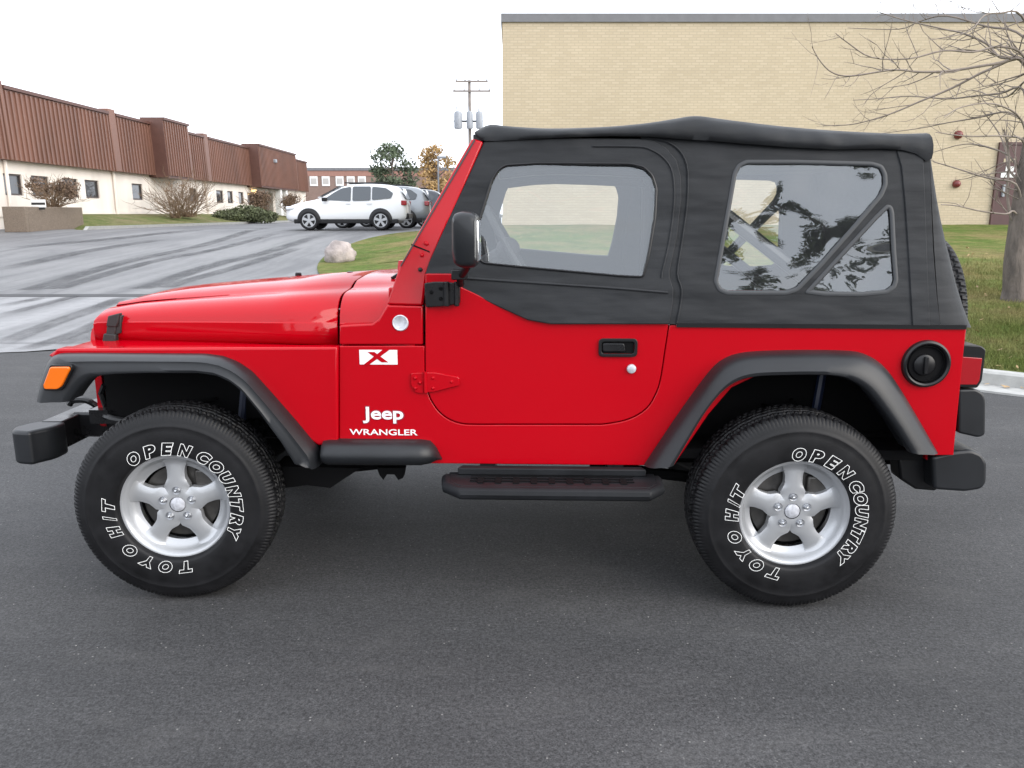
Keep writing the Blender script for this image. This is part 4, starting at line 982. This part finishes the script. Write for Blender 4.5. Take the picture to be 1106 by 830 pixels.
# ---- soft top quarter panels
qpan = JJ([(690,146),(760,148),(850,152),(1002,150),(1005,180),(1006,220),(1008,270),(1012,320),(1016,352.5),(719,350.5),(719,327),(718,311),(716,299),(718,275),(722,235),(724,200),(722,180),(716,168),(706,158),(694,152)], top_y)
qw = fillet(JJ([(792,187),(797,178),(806,173.5),(860,173.5),(942,175.5),(953,179),(957.5,188),(958,200),(953,212),(925,245),(888,287),(862,314),(850,318),(785,318),(776,314),(771.5,304),(775,284)], top_y), .01, 3)
tw_ = fillet(JJ([(869.5,316.5),(900,283),(945,234),(958,221.5),(963,223),(965,230),(967,270),(969.5,303),(967,311),(958,317),(930,319.5),(890,319)], top_y), .008, 3)
sofs = []
def quarter(mir):
    q = holed(qpan, [qw, tw_], top_y, .014).build('soft_top_side', M['fabric'], car, mirror=mir, bevel=.003)
    for lp, nm, mt in ((qw,'quarter_window','vinyl_rear'),(tw_,'corner_window','vinyl_rear')):
        n_ = len(lp); cx_ = sum(p[0] for p in lp)/n_; cz_ = sum(p[1] for p in lp)/n_
        MB().add([(cx_+(x-cx_)*1.03, top_y(cz_+(z-cz_)*1.03)+.007, cz_+(z-cz_)*1.03) for x, z in lp], [tuple(range(n_))]).build(nm, M[mt], q, mirror=mir)
        # grey welt: flat raised ring
        rows = []
        for i in range(n_):
            a = Vector(lp[i-1]); b_ = Vector(lp[(i+1) % n_]); d = (b_-a).normalized(); nn = Vector((d.y, -d.x)); p = Vector(lp[i])
            if (p+nn-Vector((cx_, cz_))).length < (p-Vector((cx_, cz_))).length: nn = -nn
            rows.append([(p.x+nn.x*o, top_y(p.y+nn.y*o)-h, p.y+nn.y*o) for o, h in ((-.003,-.006),(-.002,.002),(.004,.0035),(.011,.003),(.014,.0)) ])
        MB().grid(rows, cu=True).build('window_welt', M['trim_grey'], q, mirror=mir, smooth=60)
    zs = [(741,165),(744,200),(739,245),(733,290),(737,312),(734,348)]
    sm = smooth_path([(x, top_y(z)-.003, z) for x, z in JJ([(700,149.5),(720,153.5),(734,163),(741.5,178),(743,200),(741,230),(735,270),(731.5,296),(736,312),(735,328),(731,349)], top_y)], 3)
    MB().tube(sm, .0038, 6).build('door_seal', M['fabric'], q, mirror=mir)
    # broad strap in front of the rear corner
    st_ = JJ([(968,163),(990,166),(997,172),(999,220),(1001,280),(1004,352),(985,352),(981,280),(977,220),(973,180)], top_y)
    MB().prism(st_, lambda z: top_y(z)-.005, lambda z: top_y(z)+.004).build('corner_strap', M['fabric'], q, mirror=mir, bevel=.003)
    # rounded rear corner
    rows = []
    xz = JJ([(1016,353),(1012.5,320),(1009,270),(1006.5,220),(1005,180),(1002,150)], top_y)
    tgt = JJ([(1045,353),(1038,333),(1031,305),(1020,250),(1013,205),(1007,146)], -.66)
    for (x0, z0), (x1, z1) in zip(xz, tgt):
        row = []
        for k in range(9):
            a = PI/2*k/8; R_ = x1-x0
            row.append((x0+R_*math.sin(a), top_y(z0)+.075*(1-math.cos(a)), z0+(z1-z0)*k/8))
        row.append((x1+.004, 0, z1)); rows.append(row)
    MB().grid(rows).build('rear_curtain', M['fabric'], q, mirror=mir, smooth=60)
    lip = JJ([(731,350.8),(1044,353.2)], top_y); MB().prism([(lip[0][0],lip[0][1]-.010),(lip[1][0],lip[1][1]-.010),(lip[1][0],lip[1][1]+.006),(lip[0][0],lip[0][1]+.006)], -.752, -.735).build('belt_rail', M['plastic2'], q, mirror=mir)
both(quarter)
MB().add([(1.745,-.45,1.18),(1.745,.45,1.18),(1.68,.42,1.62),(1.68,-.42,1.62)], [(0,1,2,3)]).move(lambda v: v+Vector((.07-.03*(v.z-1.1),0,0))).build('rear_window', M['vinyl'], car)
# ---- roof of the soft top
bot = [(513,145),(520,152.5),(536,152.5),(560,151.5),(590,150),(620,148.5),(660,147.5),(700,148),(740,151),(760,152),(800,155.5),(850,159.5),(900,162),(950,161),(975,162.5),(990,167),(1001,176),(1006,171)]
tpx = [(514,143),(521,138),(530,134.5),(545,136),(570,138),(600,139),(650,137.5),(695,133.5),(725,129),(744,125.8),(756,125.5),(775,128),(810,132.5),(850,137),(900,141),(945,143.5),(975,144.5),(1001,143.8)]
NS = 90
bz = resample([Vector((*J(x,y,-.652),0)) for x, y in bot], NS); 
tz = [Vector((*J(x,y,-.60),0)) for x, y in tpx]
tz = [Vector((p.x,p.y,0)) for p in smooth_path([(p.x,p.y,0) for p in tz], 5)]
def zat(pts, x):
    for a, b_ in zip(pts, pts[1:]):
        if a.x <= x <= b_.x: return a.y+(b_.y-a.y)*(x-a.x)/max(1e-6, b_.x-a.x)
    return pts[0].y if x < pts[0].x else pts[-1].y
bzs = [Vector((*J(x,y,-.652),0)) for x, y in bot]
x0, x1 = tz[0].x, tz[-1].x; rows = []
for i in range(NS):
    x = x0+(x1-x0)*i/(NS-1); zt_ = zat(tz, x); zb_ = min(zat(bzs, x), zt_-.008)
    wr = .016*mnoise.noise(Vector((x*5, 1.3, 0)))+.010*mnoise.noise(Vector((x*14, 4.1, 0)))
    hh = zt_-zb_
    half = [(-.638,zb_+.004),(-.661+wr*.3,zb_),(-.668+wr,zb_+hh*.22),(-.664+wr,zb_+hh*.5),(-.648+wr*.6,zb_+hh*.78),(-.622,zb_+hh*.95),(-.595,zt_),(-.4,zt_+.010),(-.2,zt_+.014),(0,zt_+.016)]
    rows.append([(x,y,z) for y, z in half]+[(x,-y,z) for y, z in half[-2::-1]])
MB().grid(rows).build('roof', M['fabric'], car, smooth=80)
MB().box(x0+.04,x1-.05,-.60,.60,1.70,1.715).build('headliner', M['fabric'], car)
hd = MB(); fx, fz = J(513.5,148,-.65); hd.box(fx-.01,fx+.03,-.64,.64,fz-.018,fz+.01); hd.build('header_rail', M['plastic2'], car, bevel=.004)
# ---- door mirror and its hinge bracket
def mirror_(mir):
    Y = -.93
    h = MB(); rows = []
    for k, (yy, s) in enumerate(((-.845,.80),(-.86,.94),(-.90,1.0),(-.96,1.0),(-1.0,.95),(-1.015,.80))):
        p = fillet(JJ([(489.5,236),(492,231),(500,228.5),(512,229.5),(517,234),(517.5,260),(517.5,283),(514,288.5),(499,289),(492,285),(489.5,272)], Y), .01, 3)
        cx_ = sum(q[0] for q in p)/len(p); cz_ = sum(q[1] for q in p)/len(p)
        rows.append([(cx_+(x-cx_)*s, yy, cz_+(z-cz_)*s) for x, z in p])
    m = h.loft(rows).build('side_mirror', M['plastic'], car, mirror=mir, smooth=50)
    (gx_, gz1_), (_, gz0_) = J(517,238,Y), J(517,282,Y)
    MB().box(gx_-.004, gx_+.003, -1.0, -.862, gz0_, gz1_).build('mirror_glass', M['mirror'], m, mirror=mir, bevel=.01)
    a = MB(); x, z = J(497,300,-.80); x2, z2 = J(507,287,-.90)
    a.tube([(x,-.775,z-.03),(x,-.80,z),(x2-.01,-.88,z2-.008),(x2-.01,-.92,z2+.02)], [.014,.015,.014,.014], 8)
    (ax,az1),(bx,az0) = J(488,291,-.80), J(505,302,-.80); a.box(ax,bx,-.83,-.775,az0,az1); a.build('mirror_arm', M['plastic2'], m, mirror=mir, bevel=.004)
    b_ = MB().prism(fillet(JJ([(458.5,306),(470,304.5),(484,305),(497,306.5),(497,328),(478,331),(460,332)], -.76), .006, 3), -.768, -.745)
    (kx,kz1),(_,kz0) = J(482,304.5,-.775), J(482,331,-.775); b_.tube([(kx,-.773,kz0),(kx,-.773,kz1)], .012, 10); (kx,_) = J(493,305,-.775); b_.tube([(kx,-.773,kz0),(kx,-.773,kz1)], .010, 10)
    br = b_.build('upper_hinge', M['steel_black'], m, mirror=mir, bevel=.003)
    for px, py in ((466,316),(476,312),(476,323)): x, z = J(px,py,-.768); MB().rev([(.0001,.007),(.006,.006),(.008,.0)], (x,-.768,z), 8).build('hinge_bolt', M['under'], br, mirror=mir)
both(mirror_)
# ---- emblems on the near side (and on the far side cowl panel)
Y = -.7455
def rect(a, b, c, d): (x0, z1), (x1, z0) = J(a, b, Y), J(c, d, Y); return x0, x1, z0, z1
x0, x1, z0, z1 = rect(388, 378, 429.5, 394)
em = MB().box(x0, x1, Y-.0012, Y, z0, z1).build('emblem_plate', M['white_badge'], car)
W = x1-x0; H = z1-z0
def q(u, v): return (x0+u*W, z0+v*H)
xm = MB().prism([q(.10,-.02),(q(.25,-.02)),q(.80,1.02),q(.62,1.02)], Y-.0026, Y-.0014).prism([q(.22,.86),q(.40,.86),q(.76,.16),q(.58,.16)], Y-.0030, Y-.0027)
xm.build('emblem_letter', M['red'], em)
x0, x1, z0, z1 = rect(391.5, 439.5, 436, 457.5)
sh = MB().add(*fit_text('Jeep', x0-.004, x1+.005, z0-.004, z1+.004, Y, .0008, bold=.055)); shd = sh.build('badge_outline', mat('badge_shadow_red', (.26,.01,.03), .4), car)
MB().add(*fit_text('Jeep', x0, x1, z0, z1, Y-.001, .0012, bold=.022)).build('badge_lettering', M['white_badge'], shd)
x0, x1, z0, z1 = rect(377.5, 463.5, 451, 470.5)
MB().add(*fit_text('WRANGLER', x0, x1, z0, z1, Y, .0012, bold=.012)).build('model_lettering', M['white_badge'], car)
x, z = J(432.5, 349, -.742)
rb = MB().rev([(.0001,.004),(.024,.004),(.0275,.006),(.030,.004),(.031,0)], (x,-.742,z), 32).build('round_badge', M['silver_badge'], car)
# ---- fuel filler
x, z = J(999.5, 393, -.745)
ff = MB().rev([(.070,.002),(.074,.014),(.080,.018),(.087,.014),(.090,.0)], (x,-.745,z), 48).build('fuel_filler', M['plastic2'], car)
MB().rev([(.0001,.0015),(.071,.0015),(.071,.003),(.066,.012),(.064,.002),(.0001,.002)], (x,-.745,z), 40).build('filler_recess', M['under'], ff)
MB().rev([(.0001,.010),(.034,.010),(.040,.006),(.040,.0)], (x-.006,-.746,z-.004), 28).box(x-.012,x+.002,-.768,-.754,z-.036,z+.028).build('fuel_cap', M['plastic2'], ff, bevel=.002)
# ---- tail lights, bumperettes, rear bumper
def rear_bits(mir):
    (x0,z1),(x1,z0) = J(1039,371,-.70), J(1054.5,417.5,-.70)
    tl = MB().prism(fillet([(1.797,z0+.004),(x1-.014,z0),(x1,z0+.03),(x1,z1-.018),(x1-.02,z1-.004),(1.797,z1)], .008, 3), -.735, -.60).build('tail_light', M['plastic2'], car, mirror=mir, bevel=.004)
    MB().prism(fillet([(1.80,z0+.014),(x1-.02,z0+.014),(x1-.012,z0+.03),(x1-.012,z1-.05),(1.80,z1-.045)], .004, 3), -.739, -.61).build('tail_lens', M['red_lens'], tl, mirror=mir, bevel=.002)
    b_ = JJ([(1031,419),(1050,418.5),(1058,423),(1060.5,430),(1060,468),(1053,471),(1031,466)], -.70)
    MB().prism(fillet(b_, .012, 4), -.73, -.56).build('bumperette', M['plastic'], car, mirror=mir, bevel=.012, seg=3)
    e = JJ([(1004,492),(1030,486),(1047,484.5),(1058,489),(1063.5,498),(1063,520),(1058,527),(1040,530),(1006,527.5)], -.71)
    MB().prism(fillet(e, .014, 4), -.73, -.52).build('rear_bumper_cap', M['plastic'], car, mirror=mir, bevel=.018, seg=3)
both(rear_bits)
MB().box(1.80,1.93,-.515,.515,.47,.60).build('rear_bumper', M['steel_black'], car, bevel=.01)
both(lambda mir: MB().prism(JJ([(966,492),(1004,490),(1008,528),(985,526),(968,515)], -.62), -.655, -.56).build('bumper_bracket', M['plastic2'], car, mirror=mir, bevel=.01))
# ---- front bumper
fb_ = MB().box(-1.855,-1.765,-.56,.56,.535,.655).build('front_bumper', M['steel_black'], car, bevel=.006)
def fcap(mir):
    (xa,_),(xb,_) = J(8,470,-.68), J(66,470,-.68)
    pl_ = fillet([(xa,-.64),(xa+.03,-.70),(xa+.11,-.715),(xb-.10,-.69),(xb-.06,-.63),(xb-.06,-.53),(xa+.08,-.53),(xa+.03,-.56)], .03, 4)
    _, zt = J(40,463,-.66); _, zb = J(40,502,-.70)
    MB().prismz(pl_, zb, zt).build('bumper_end_cap', M['plastic'], fb_, mirror=mir, bevel=.015, seg=3)
    # frame horn, sway bar, tow hook behind the bumper
    MB().box(-1.80,-.4,-.43,-.35,.55,.66).build('frame_horn', M['steel_black'], car, mirror=mir, bevel=.01)
    sb = MB(); sb.tube(smooth_path([(-1.62,.2,.665),(-1.62,-.40,.665),(-1.60,-.50,.66),(-1.45,-.53,.645),(-1.25,-.53,.64)], 4), .014, 8); sb.tube([(-1.60,-.46,.60),(-1.60,-.46,.69)], .03, 8)
    sb.tube([(-1.28,-.54,.64),(-1.26,-.54,.45)], .011, 6); sb.box(-1.68,-1.56,-.50,-.42,.63,.69); sb.tube([(-1.62,-.47,.69),(-1.63,-.48,.76),(-1.60,-.5,.80)], .012, 6); sb.build('sway_bar', M['steel_black'], car, mirror=mir)
    hk = MB().tube(smooth_path([(-1.72,-.36,.67),(-1.76,-.37,.70),(-1.82,-.37,.70),(-1.84,-.37,.68)], 4), .014, 8).build('tow_hook', M['steel_black'], fb_, mirror=mir)
both(fcap)
# ---- side steps
def step(mir):
    (xa, zt), (xb, _) = J(482,508,-.78), J(711,508,-.78)
    (xc, zl), (xd, _) = J(484,522,-.90), J(712,522,-.90); (_, zb) = J(600,539.5,-.90)
    (_, zk) = J(600,531,-.90)
    s_ = MB()
    # back upright, tray floor, front lip, end lips
    a0, a1 = J(493,506,-.76)[0], J(699,506,-.76)[0]; zu = J(600,505,-.76)[1]
    zf = .512
    s_.prismz([(a0+.02,-.74),(a1-.02,-.74),(a1-.005,-.78),(a0+.005,-.78)], zf, zu)
    s_.prismz([(a0-.03,-.74),(a1+.03,-.74),(xd,-.86),(xd-.035,-.905),(xc+.05,-.905),(xc,-.86)], zb, zf)
    ring_o = [(a0-.035,-.76),(xc-.005,-.86),(xc+.045,-.915),(xd-.035,-.915),(xd+.005,-.86),(a1+.035,-.76)]
    s_.tube(smooth_path([(x,y,(zf+zb)/2+.002) for x, y in ring_o], 1), .0245, 10)
    k = s_.build('side_step', M['step'], car, mirror=mir, bevel=.006)
    r_ = MB()
    for i in range(9): x = a0+.10+i*(a1-a0-.2)/8; r_.box(x-.012,x+.012,-.875,-.81,zf+.001,zf+.004)
    for i in range(3): r_.box(a0+.06,a1-.06,-.795+i*-.03,-.79+i*-.03,zf+.001,zf+.005)
    r_.build('step_tread', M['under'], k, mirror=mir)
    for x in (a0+.12,a1-.12): MB().box(x-.03,x+.03,-.74,-.40,.50,.55).build('step_bracket', M['steel_black'], car, mirror=mir)
both(step)
# ---- underbody
ub = MB()
for s in (1,-1): ub.box(-.4,1.75,s*.40-.04,s*.40+.04,.46,.56)
ub.box(-.1,.5,-.36,.36,.42,.50).box(-.7,-.1,-.25,.25,.50,.8).box(1.0,1.7,-.5,.5,.50,.62)
ub.build('frame', M['under'], car, bevel=.01)
both(lambda mir: MB().prism(JJ([(300,500),(392,502),(360,523),(335,520),(305,524)], -.55), -.60, -.45).build('control_arm_mount', M['under'], car, mirror=mir))
both(lambda mir: MB().prism(JJ([(408,504),(438,504),(436,515),(431,517),(427,511),(419,511),(415,517),(411,512)], -.60), -.62, -.57).build('body_mount', M['under'], car, mirror=mir))
WR = .391; WX = 1.192
for x in (-WX, WX):
    MB().tube([(x,-.66,WR),(x,.66,WR)], .045, 12).ball((x,.12 if x > 0 else .25,WR), (.14,.12,.14), 14, 8).build('axle', M['under'], car)
def susp(mir):
    for x in (-WX, WX):
        c_ = MB(); pts = [Vector((x+.02+.06*math.cos(a), -.46+.06*math.sin(a), .45+.30*a/(2*PI*6))) for a in [2*PI*6*i/96 for i in range(97)]]
        c_.tube(pts, .008, 6); c_.build('coil_spring', M['under'], car, mirror=mir)
        s_ = MB().tube([(x+.12,-.53,.36),(x+.16,-.50,.62)], .03, 10).tube([(x+.16,-.50,.62),(x+.19,-.48,.86)], .018, 8); s_.build('shock_absorber', mat('dark_blue_damper', (.012,.02,.05), .4) if 'dark_blue_damper' not in bpy.data.materials else bpy.data.materials['dark_blue_damper'], car, mirror=mir)
        MB().tube([(x+.02,-.50,.38),(x+(.75 if x < 0 else -.75),-.48,.46)], .025, 8).build('control_arm', M['under'], car, mirror=mir)
both(susp)
MB().tube([(-1.05,.0,.40),(-.2,.05,.46)], .03, 8).tube([(.4,.05,.46),(1.1,.1,.40)], .03, 8).build('driveshaft', M['under'], car)
MB().tube(smooth_path([(-.6,.30,.44),(.4,.30,.44),(.7,.30,.46)], 3), .025, 8).tube([(.75,.30,.46),(1.0,.30,.46)], .08, 12).build('exhaust', M['under'], car)
# ---- interior
db = MB().box(-.30,-.08,-.64,.64,.98,1.185).build('dashboard', M['dash'], car, bevel=.03, seg=3)
MB().box(-.14,-.06,-.56,-.20,1.17,1.215).build('instrument_hood', M['dash'], db, bevel=.02)
_sx, _sz = J(551, 268, -.37); swc = Vector((_sx,-.37,_sz)); ax = Vector((.86,0,.50)).normalized(); u_ = Vector((0,1,0)); v_ = ax.cross(u_)
sw = MB().tube([swc+(u_*math.cos(a)+v_*math.sin(a))*.185 for a in [2*PI*i/36 for i in range(36)]], .014, 8, closed=True)
for a in (0.2, PI-.2, -PI/2): sw.tube([swc-ax*.02, swc+(u_*math.cos(a)+v_*math.sin(a))*.185], .014, 6)
sw.tube([swc-ax*.02, swc-ax*.26], .03, 8); sw.ball(swc-ax*.01, (.05,.06,.05), 12, 8); sw.build('steering_wheel', M['seat'], car)
for s in (-1, 1):
    yb = s*.36
    st_ = MB().box(.18,.68,yb-.23,yb+.23,.72,.88).build('seat', M['seat'], car, bevel=.05, seg=3)
    k = MB().add([(.60,yb-.22,.86),(.76,yb-.22,.84),(.93,yb-.17,1.36),(.84,yb-.18,1.37),(.60,yb+.22,.86),(.76,yb+.22,.84),(.93,yb+.17,1.36),(.84,yb+.18,1.37)], [(0,1,2,3),(7,6,5,4),(0,4,5,1),(1,5,6,2),(2,6,7,3),(3,7,4,0)])
    k.build('backrest', M['seat'], st_, bevel=.04, seg=3)
    MB().box(.86,.97,yb-.12,yb+.12,1.40,1.55).tube([(.91,yb-.05,1.33),(.915,yb-.05,1.42)], .008, 6).tube([(.91,yb+.05,1.33),(.915,yb+.05,1.42)], .008, 6).build('headrest', M['seat'], st_, bevel=.035, seg=3)
rs = MB().box(1.15,1.55,-.42,.42,.80,.95).build('rear_seat', M['seat'], car, bevel=.04); MB().add([(1.50,-.42,.94),(1.60,-.42,.93),(1.68,-.40,1.28),(1.60,-.40,1.28),(1.50,.42,.94),(1.60,.42,.93),(1.68,.40,1.28),(1.60,.40,1.28)], [(0,1,2,3),(7,6,5,4),(0,4,5,1),(1,5,6,2),(2,6,7,3),(3,7,4,0)]).build('backrest', M['seat'], rs, bevel=.03)
rbar = MB().tube(smooth_path([(.80,-.62,.62),(.80,-.61,1.35),(.79,-.56,1.60),(.78,-.44,1.68),(.78,.44,1.68),(.79,.56,1.60),(.80,.61,1.35),(.80,.62,.62)], 4), .036, 10)
for s in (1,-1):
    rbar.tube([(.80,s*.55,1.60),(1.2,s*.555,1.30),(1.62,s*.56,.98)], .028, 10)
    rbar.tube(smooth_path([(.78,s*.50,1.66),(.3,s*.52,1.68),(.06,s*.54,1.66)], 3), .03, 10)
rbar.build('roll_bar', M['plastic2'], car)
belt = MB(); belt.add([(.83,-.55,1.55),(.86,-.55,1.52),(.98,-.50,1.02),(.94,-.50,1.02)], [(0,1,2,3)]); belt.build('seat_belt', M['plastic2'], car)

# ---- wheels
def tyre_mesh():
    S_ = .391/.378
    prof = [(.200,.085),(.203,.100),(.206,.108),(.210,.1140),(.217,.1165),(.235,.118),(.255,.1185),(.275,.1185),(.295,.117),(.308,.1145),(.313,.1155),(.318,.1155),(.322,.1125),(.332,.109),(.342,.1055),(.350,.102),(.357,.098),(.363,.093),(.3685,.087)]
    tread = [(.3715,.080),(.3725,.074),(.3732,.068),(.3737,.062),(.374,.0565),(.3742,.051),(.3744,.046),(.3746,.041),(.3748,.036),(.375,.031),(.3752,.026),(.3754,.021),(.3755,.016),(.3756,.011),(.3757,.0055),(.3758,0)]
    half = prof+tread
    full = half + [(r, -wv) for r, wv in half[-2::-1]]
    NA = 480; rows = []
    for r, wv in full:
        row = []
        for k in range(NA):
            rr = r; ph = k/NA*80 % 1; a = 2*PI*k/NA; aw = abs(wv)
            if r > .3705:
                zig = .008*(abs((k/NA*80 % 2)-1)-.5)
                if abs(aw-.030-zig) < .0045 or abs(aw-.058-zig) < .0042 or aw+zig < .004: rr -= .008
                elif (ph < .18 and .058 < aw) or (.45 < ph < .62 and .030 < aw < .058) or (ph > .85 and aw < .03): rr -= .006
            elif .345 < r and aw > .08 and (ph*2 % 1) < .30: rr -= .0045
            row.append((rr*S_*math.cos(a), -wv, rr*S_*math.sin(a)))
        rows.append(row)
    mb = MB().grid(rows, cv=True); me_o = mb.build('tyre', M['rubber'], None, smooth=38); return me_o
def lettering_mesh(words):
    mb = MB()
    for s, a0, a1 in words:
        r0, r1 = .2215, .2630
        n_ = len(s); 
        for i, ch in enumerate(s):
            if ch == ' ': continue
            a = math.radians(a0+(a1-a0)*(i/(n_-1) if n_ > 1 else .5))
            vs, fs = text_mesh(ch, bold=.075, outline=.018, shear=.2)
            u0 = min(v.x for v in vs); u1 = max(v.x for v in vs); h = .71
            wid = .050 if ch not in 'I/' else .026
            out = []
            for v in vs:
                u = ((v.x-u0)/(u1-u0)-.5)*wid; rad = r0+(v.y/h)*(r1-r0); an = a-u/.23
                out.append((rad*math.cos(an), -.1195-v.z*.02, rad*math.sin(an)))
            mb.add(out, fs)
    return mb
def rim_mesh():
    mb = MB()
    # lip and barrel
    mb.rev([(.148,.042),(.160,.048),(.172,.058),(.180,.076),(.187,.092),(.1935,.098),(.199,.098),(.202,.094),(.202,.086),(.196,.080)], n=96)
    NR = 16; NV = 14
    for j in range(5):
        ac = PI/2+2*PI*j/5; rows = []
        for i in range(NR+1):
            r = .030+(.181-.030)*i/NR
            # half width of the spoke (as an arc length)
            wmax = r*PI/5
            if r < .078: hw = wmax
            else:
                f = (r-.078)/(.186-.078); hw = min(wmax, .032+.026*max(0, 1-f*3.4)**1.6+.020*max(0, (f-.5)/.5)**1.6)
            full = hw >= wmax-1e-6
            yc = .070-.010*((r-.05)/.13)**2+ (.020*max(0, (r-.16)/.026)**1.5)
            row = []
            for k in range(NV+1):
                t_ = -1+2*k/NV; an = ac+t_*hw/r; e = abs(t_)
                yy = yc-(.0075*e**2.2 if not full else .010*e**2*sstep(.045,.08,r))
                row.append((r*math.cos(an), -yy, r*math.sin(an)))
            # side walls
            if not full or r > .07:
                l0 = row[0]; l1 = row[-1]
                row = [(l0[0]*1.0, -.030, l0[2])]+row+[(l1[0], -.030, l1[2])]
            else:
                row = [(row[0][0], row[0][1]+.0005, row[0][2])]+row+[(row[-1][0], row[-1][1]+.0005, row[-1][2])]
            rows.append(row)
        mb.grid(rows)
    return mb.move(lambda p: Vector((p.x*1.045, p.y*.95, p.z*1.045)))
tyre0 = tyre_mesh(); tyre_me = tyre0.data; bpy.data.objects.remove(tyre0)
def build_wheel(words, rot=0):
    wm = rim_mesh().build('wheel', M['alloy'], None, smooth=42); wheel = wm
    ty = bpy.data.objects.new('tyre', tyre_me); COL.objects.link(ty); ty.parent = wheel
    if words: lettering_mesh(words).build('tyre_lettering', M['letter'], wheel, smooth=60, recalc=False)
    MB().rev([(.196,.088),(.190,.055),(.180,.02),(.176,-.06),(.190,-.10)], n=64).build('wheel_barrel', M['alloy_dark'], wheel)
    MB().rev([(.0001,.073),(.018,.072),(.027,.069),(.031,.060)], n=32).build('hub_cap', M['silver_badge'], wheel)
    for j in range(5):
        a = PI/2+2*PI*j/5; c_ = (.0572*math.cos(a), 0, .0572*math.sin(a))
        lg = MB().rev([(.0001,.080),(.006,.078),(.0100,.071),(.0100,.050)], c_, 6); lg.build('lug_nut', M['chrome'], wheel, smooth=25)
        MB().rev([(.0102,.0665),(.0160,.0690),(.0170,.0655)], c_, 20).build('lug_seat', M['alloy_dark'], wheel)
    MB().rev([(.05,.014),(.145,.014),(.148,.010),(.148,-.010),(.05,-.010)], n=48).build('brake_disc', M['disc'], wheel)
    MB().rev([(.0001,-.012),(.17,-.012)], n=32).build('backing_plate', M['under'], wheel)
    MB().box(.06,.155,-.035,.02,.04,.13).build('brake_caliper', M['disc'], wheel, bevel=.01)
    return wheel
FW = [('OPEN',122,75),('COUNTRY',57,-25),('TOYO',-84,-137),('H/T',201,175)]
RW = [('OPEN',92,46),('COUNTRY',29,-42),('TOYO',-107,-159),('H/T',180,157)]
fw = build_wheel(FW); rw = build_wheel(RW)
def place(wobj, x, side, first):
    o = wobj if first else wobj.copy()
    if not first:
        COL.objects.link(o)
        for ch in wobj.children: c = ch.copy(); COL.objects.link(c); c.parent = o
    o.parent = car; o.location = (x, side*.745, WR); o.rotation_euler = (0, 0, (0 if side < 0 else PI)+(.095 if x < 0 else 0))
    return o
f2 = place(fw, -WX, 1, False); r2 = place(rw, WX, 1, False); sp_ = place(rw, 0, 1, False)
place(fw, -WX, -1, True); place(rw, WX, -1, True)
sp_.name = 'spare_wheel'; sp_.location = (1.92, .03, 1.03); sp_.rotation_euler = (0, 0, PI/2)
MB().box(1.796,1.87,-.10,.16,.90,1.15).build('spare_carrier', M['steel_black'], car, bevel=.01)

# ------------------------------------------------------------------ grass blades, fallen leaves, grit
rnd = random.Random(5); gb = MB()
cnt = 0
while cnt < 26000:
    x = rnd.uniform(3.0, 12.0); y = rnd.uniform(1.2, 13)
    d = y-CAM.y
    if not (.50 < (x-CAM.x)/d < .70): continue
    if not inlawn(x, y): continue
    e = lawn_s(x, y)
    if e < .06 or rnd.random() < sstep(4, 13, y): continue
    z = zlawn(x, y); h = rnd.uniform(.03,.075); a = rnd.uniform(0, 2*PI); wd = rnd.uniform(.003,.007); lx_, ly_ = rnd.gauss(0,.025), rnd.gauss(0,.025)
    dx, dy = math.cos(a)*wd, math.sin(a)*wd
    gb.add([(x-dx,y-dy,z-.01),(x+dx,y+dy,z-.01),(x+lx_,y+ly_,z+h)], [(0,1,2)]); cnt += 1
tag(gb.build('grass', M['blade'], smooth=180, recalc=False), 'short green and straw coloured grass on the lawn by the kerb', 'grass', kind='stuff')
lv = MB()
for _ in range(900):
    x = rnd.uniform(2.0, 11); y = rnd.uniform(2, 14)
    if not inlawn(x, y): continue
    e = lawn_s(x, y)
    if e > .6 and rnd.random() < .7: continue
    z = zlawn(x, y)+.03; s = rnd.uniform(.018,.04); a = rnd.uniform(0, 6.3); u = Vector((math.cos(a), math.sin(a), rnd.gauss(0,.3)))*s; v = Vector((-math.sin(a), math.cos(a), rnd.gauss(0,.4)))*s*.6; p = Vector((x,y,z))
    lv.add([p-u, p+v, p+u, p-v], [(0,1,2,3)])
for _ in range(160):                                        # leaves drifted into the gutter
    i = rnd.randrange(8, 20); p, nr_ = inner[i]; q_, _n = inner[i+1]; f = rnd.random(); P_ = p.lerp(q_, f)+nr_*rnd.uniform(-.30,-.19); s = rnd.uniform(.012,.03); a = rnd.uniform(0,6.3)
    z = zdrive(P_.x, P_.y)+.03; u = Vector((math.cos(a), math.sin(a), .2))*s; v = Vector((-math.sin(a), math.cos(a), -.1))*s*.6; p3 = Vector((P_.x,P_.y,z))
    lv.add([p3-u, p3+v, p3+u, p3-v], [(0,1,2,3)])
tag(lv.build('fallen_leaves', M['leaf_litter'], smooth=180, recalc=False), 'dry brown leaves scattered on the lawn edge and in the gutter', 'leaves', kind='stuff')
pb_ = MB()
for _ in range(520):
    y = rnd.uniform(-2.0, 3.0); x = rnd.uniform(-1, 1)*(1.0+(y-CAM.y)*.68); s = rnd.uniform(.0008,.0024)
    pb_.ball((x, y, s*.5), (s*rnd.uniform(.8,1.5), s, s*.8), 6, 4)
tag(pb_.build('grit', M['pebble'], smooth=60, recalc=False), 'pale grit and tiny pebbles scattered on the asphalt', 'grit', kind='stuff')
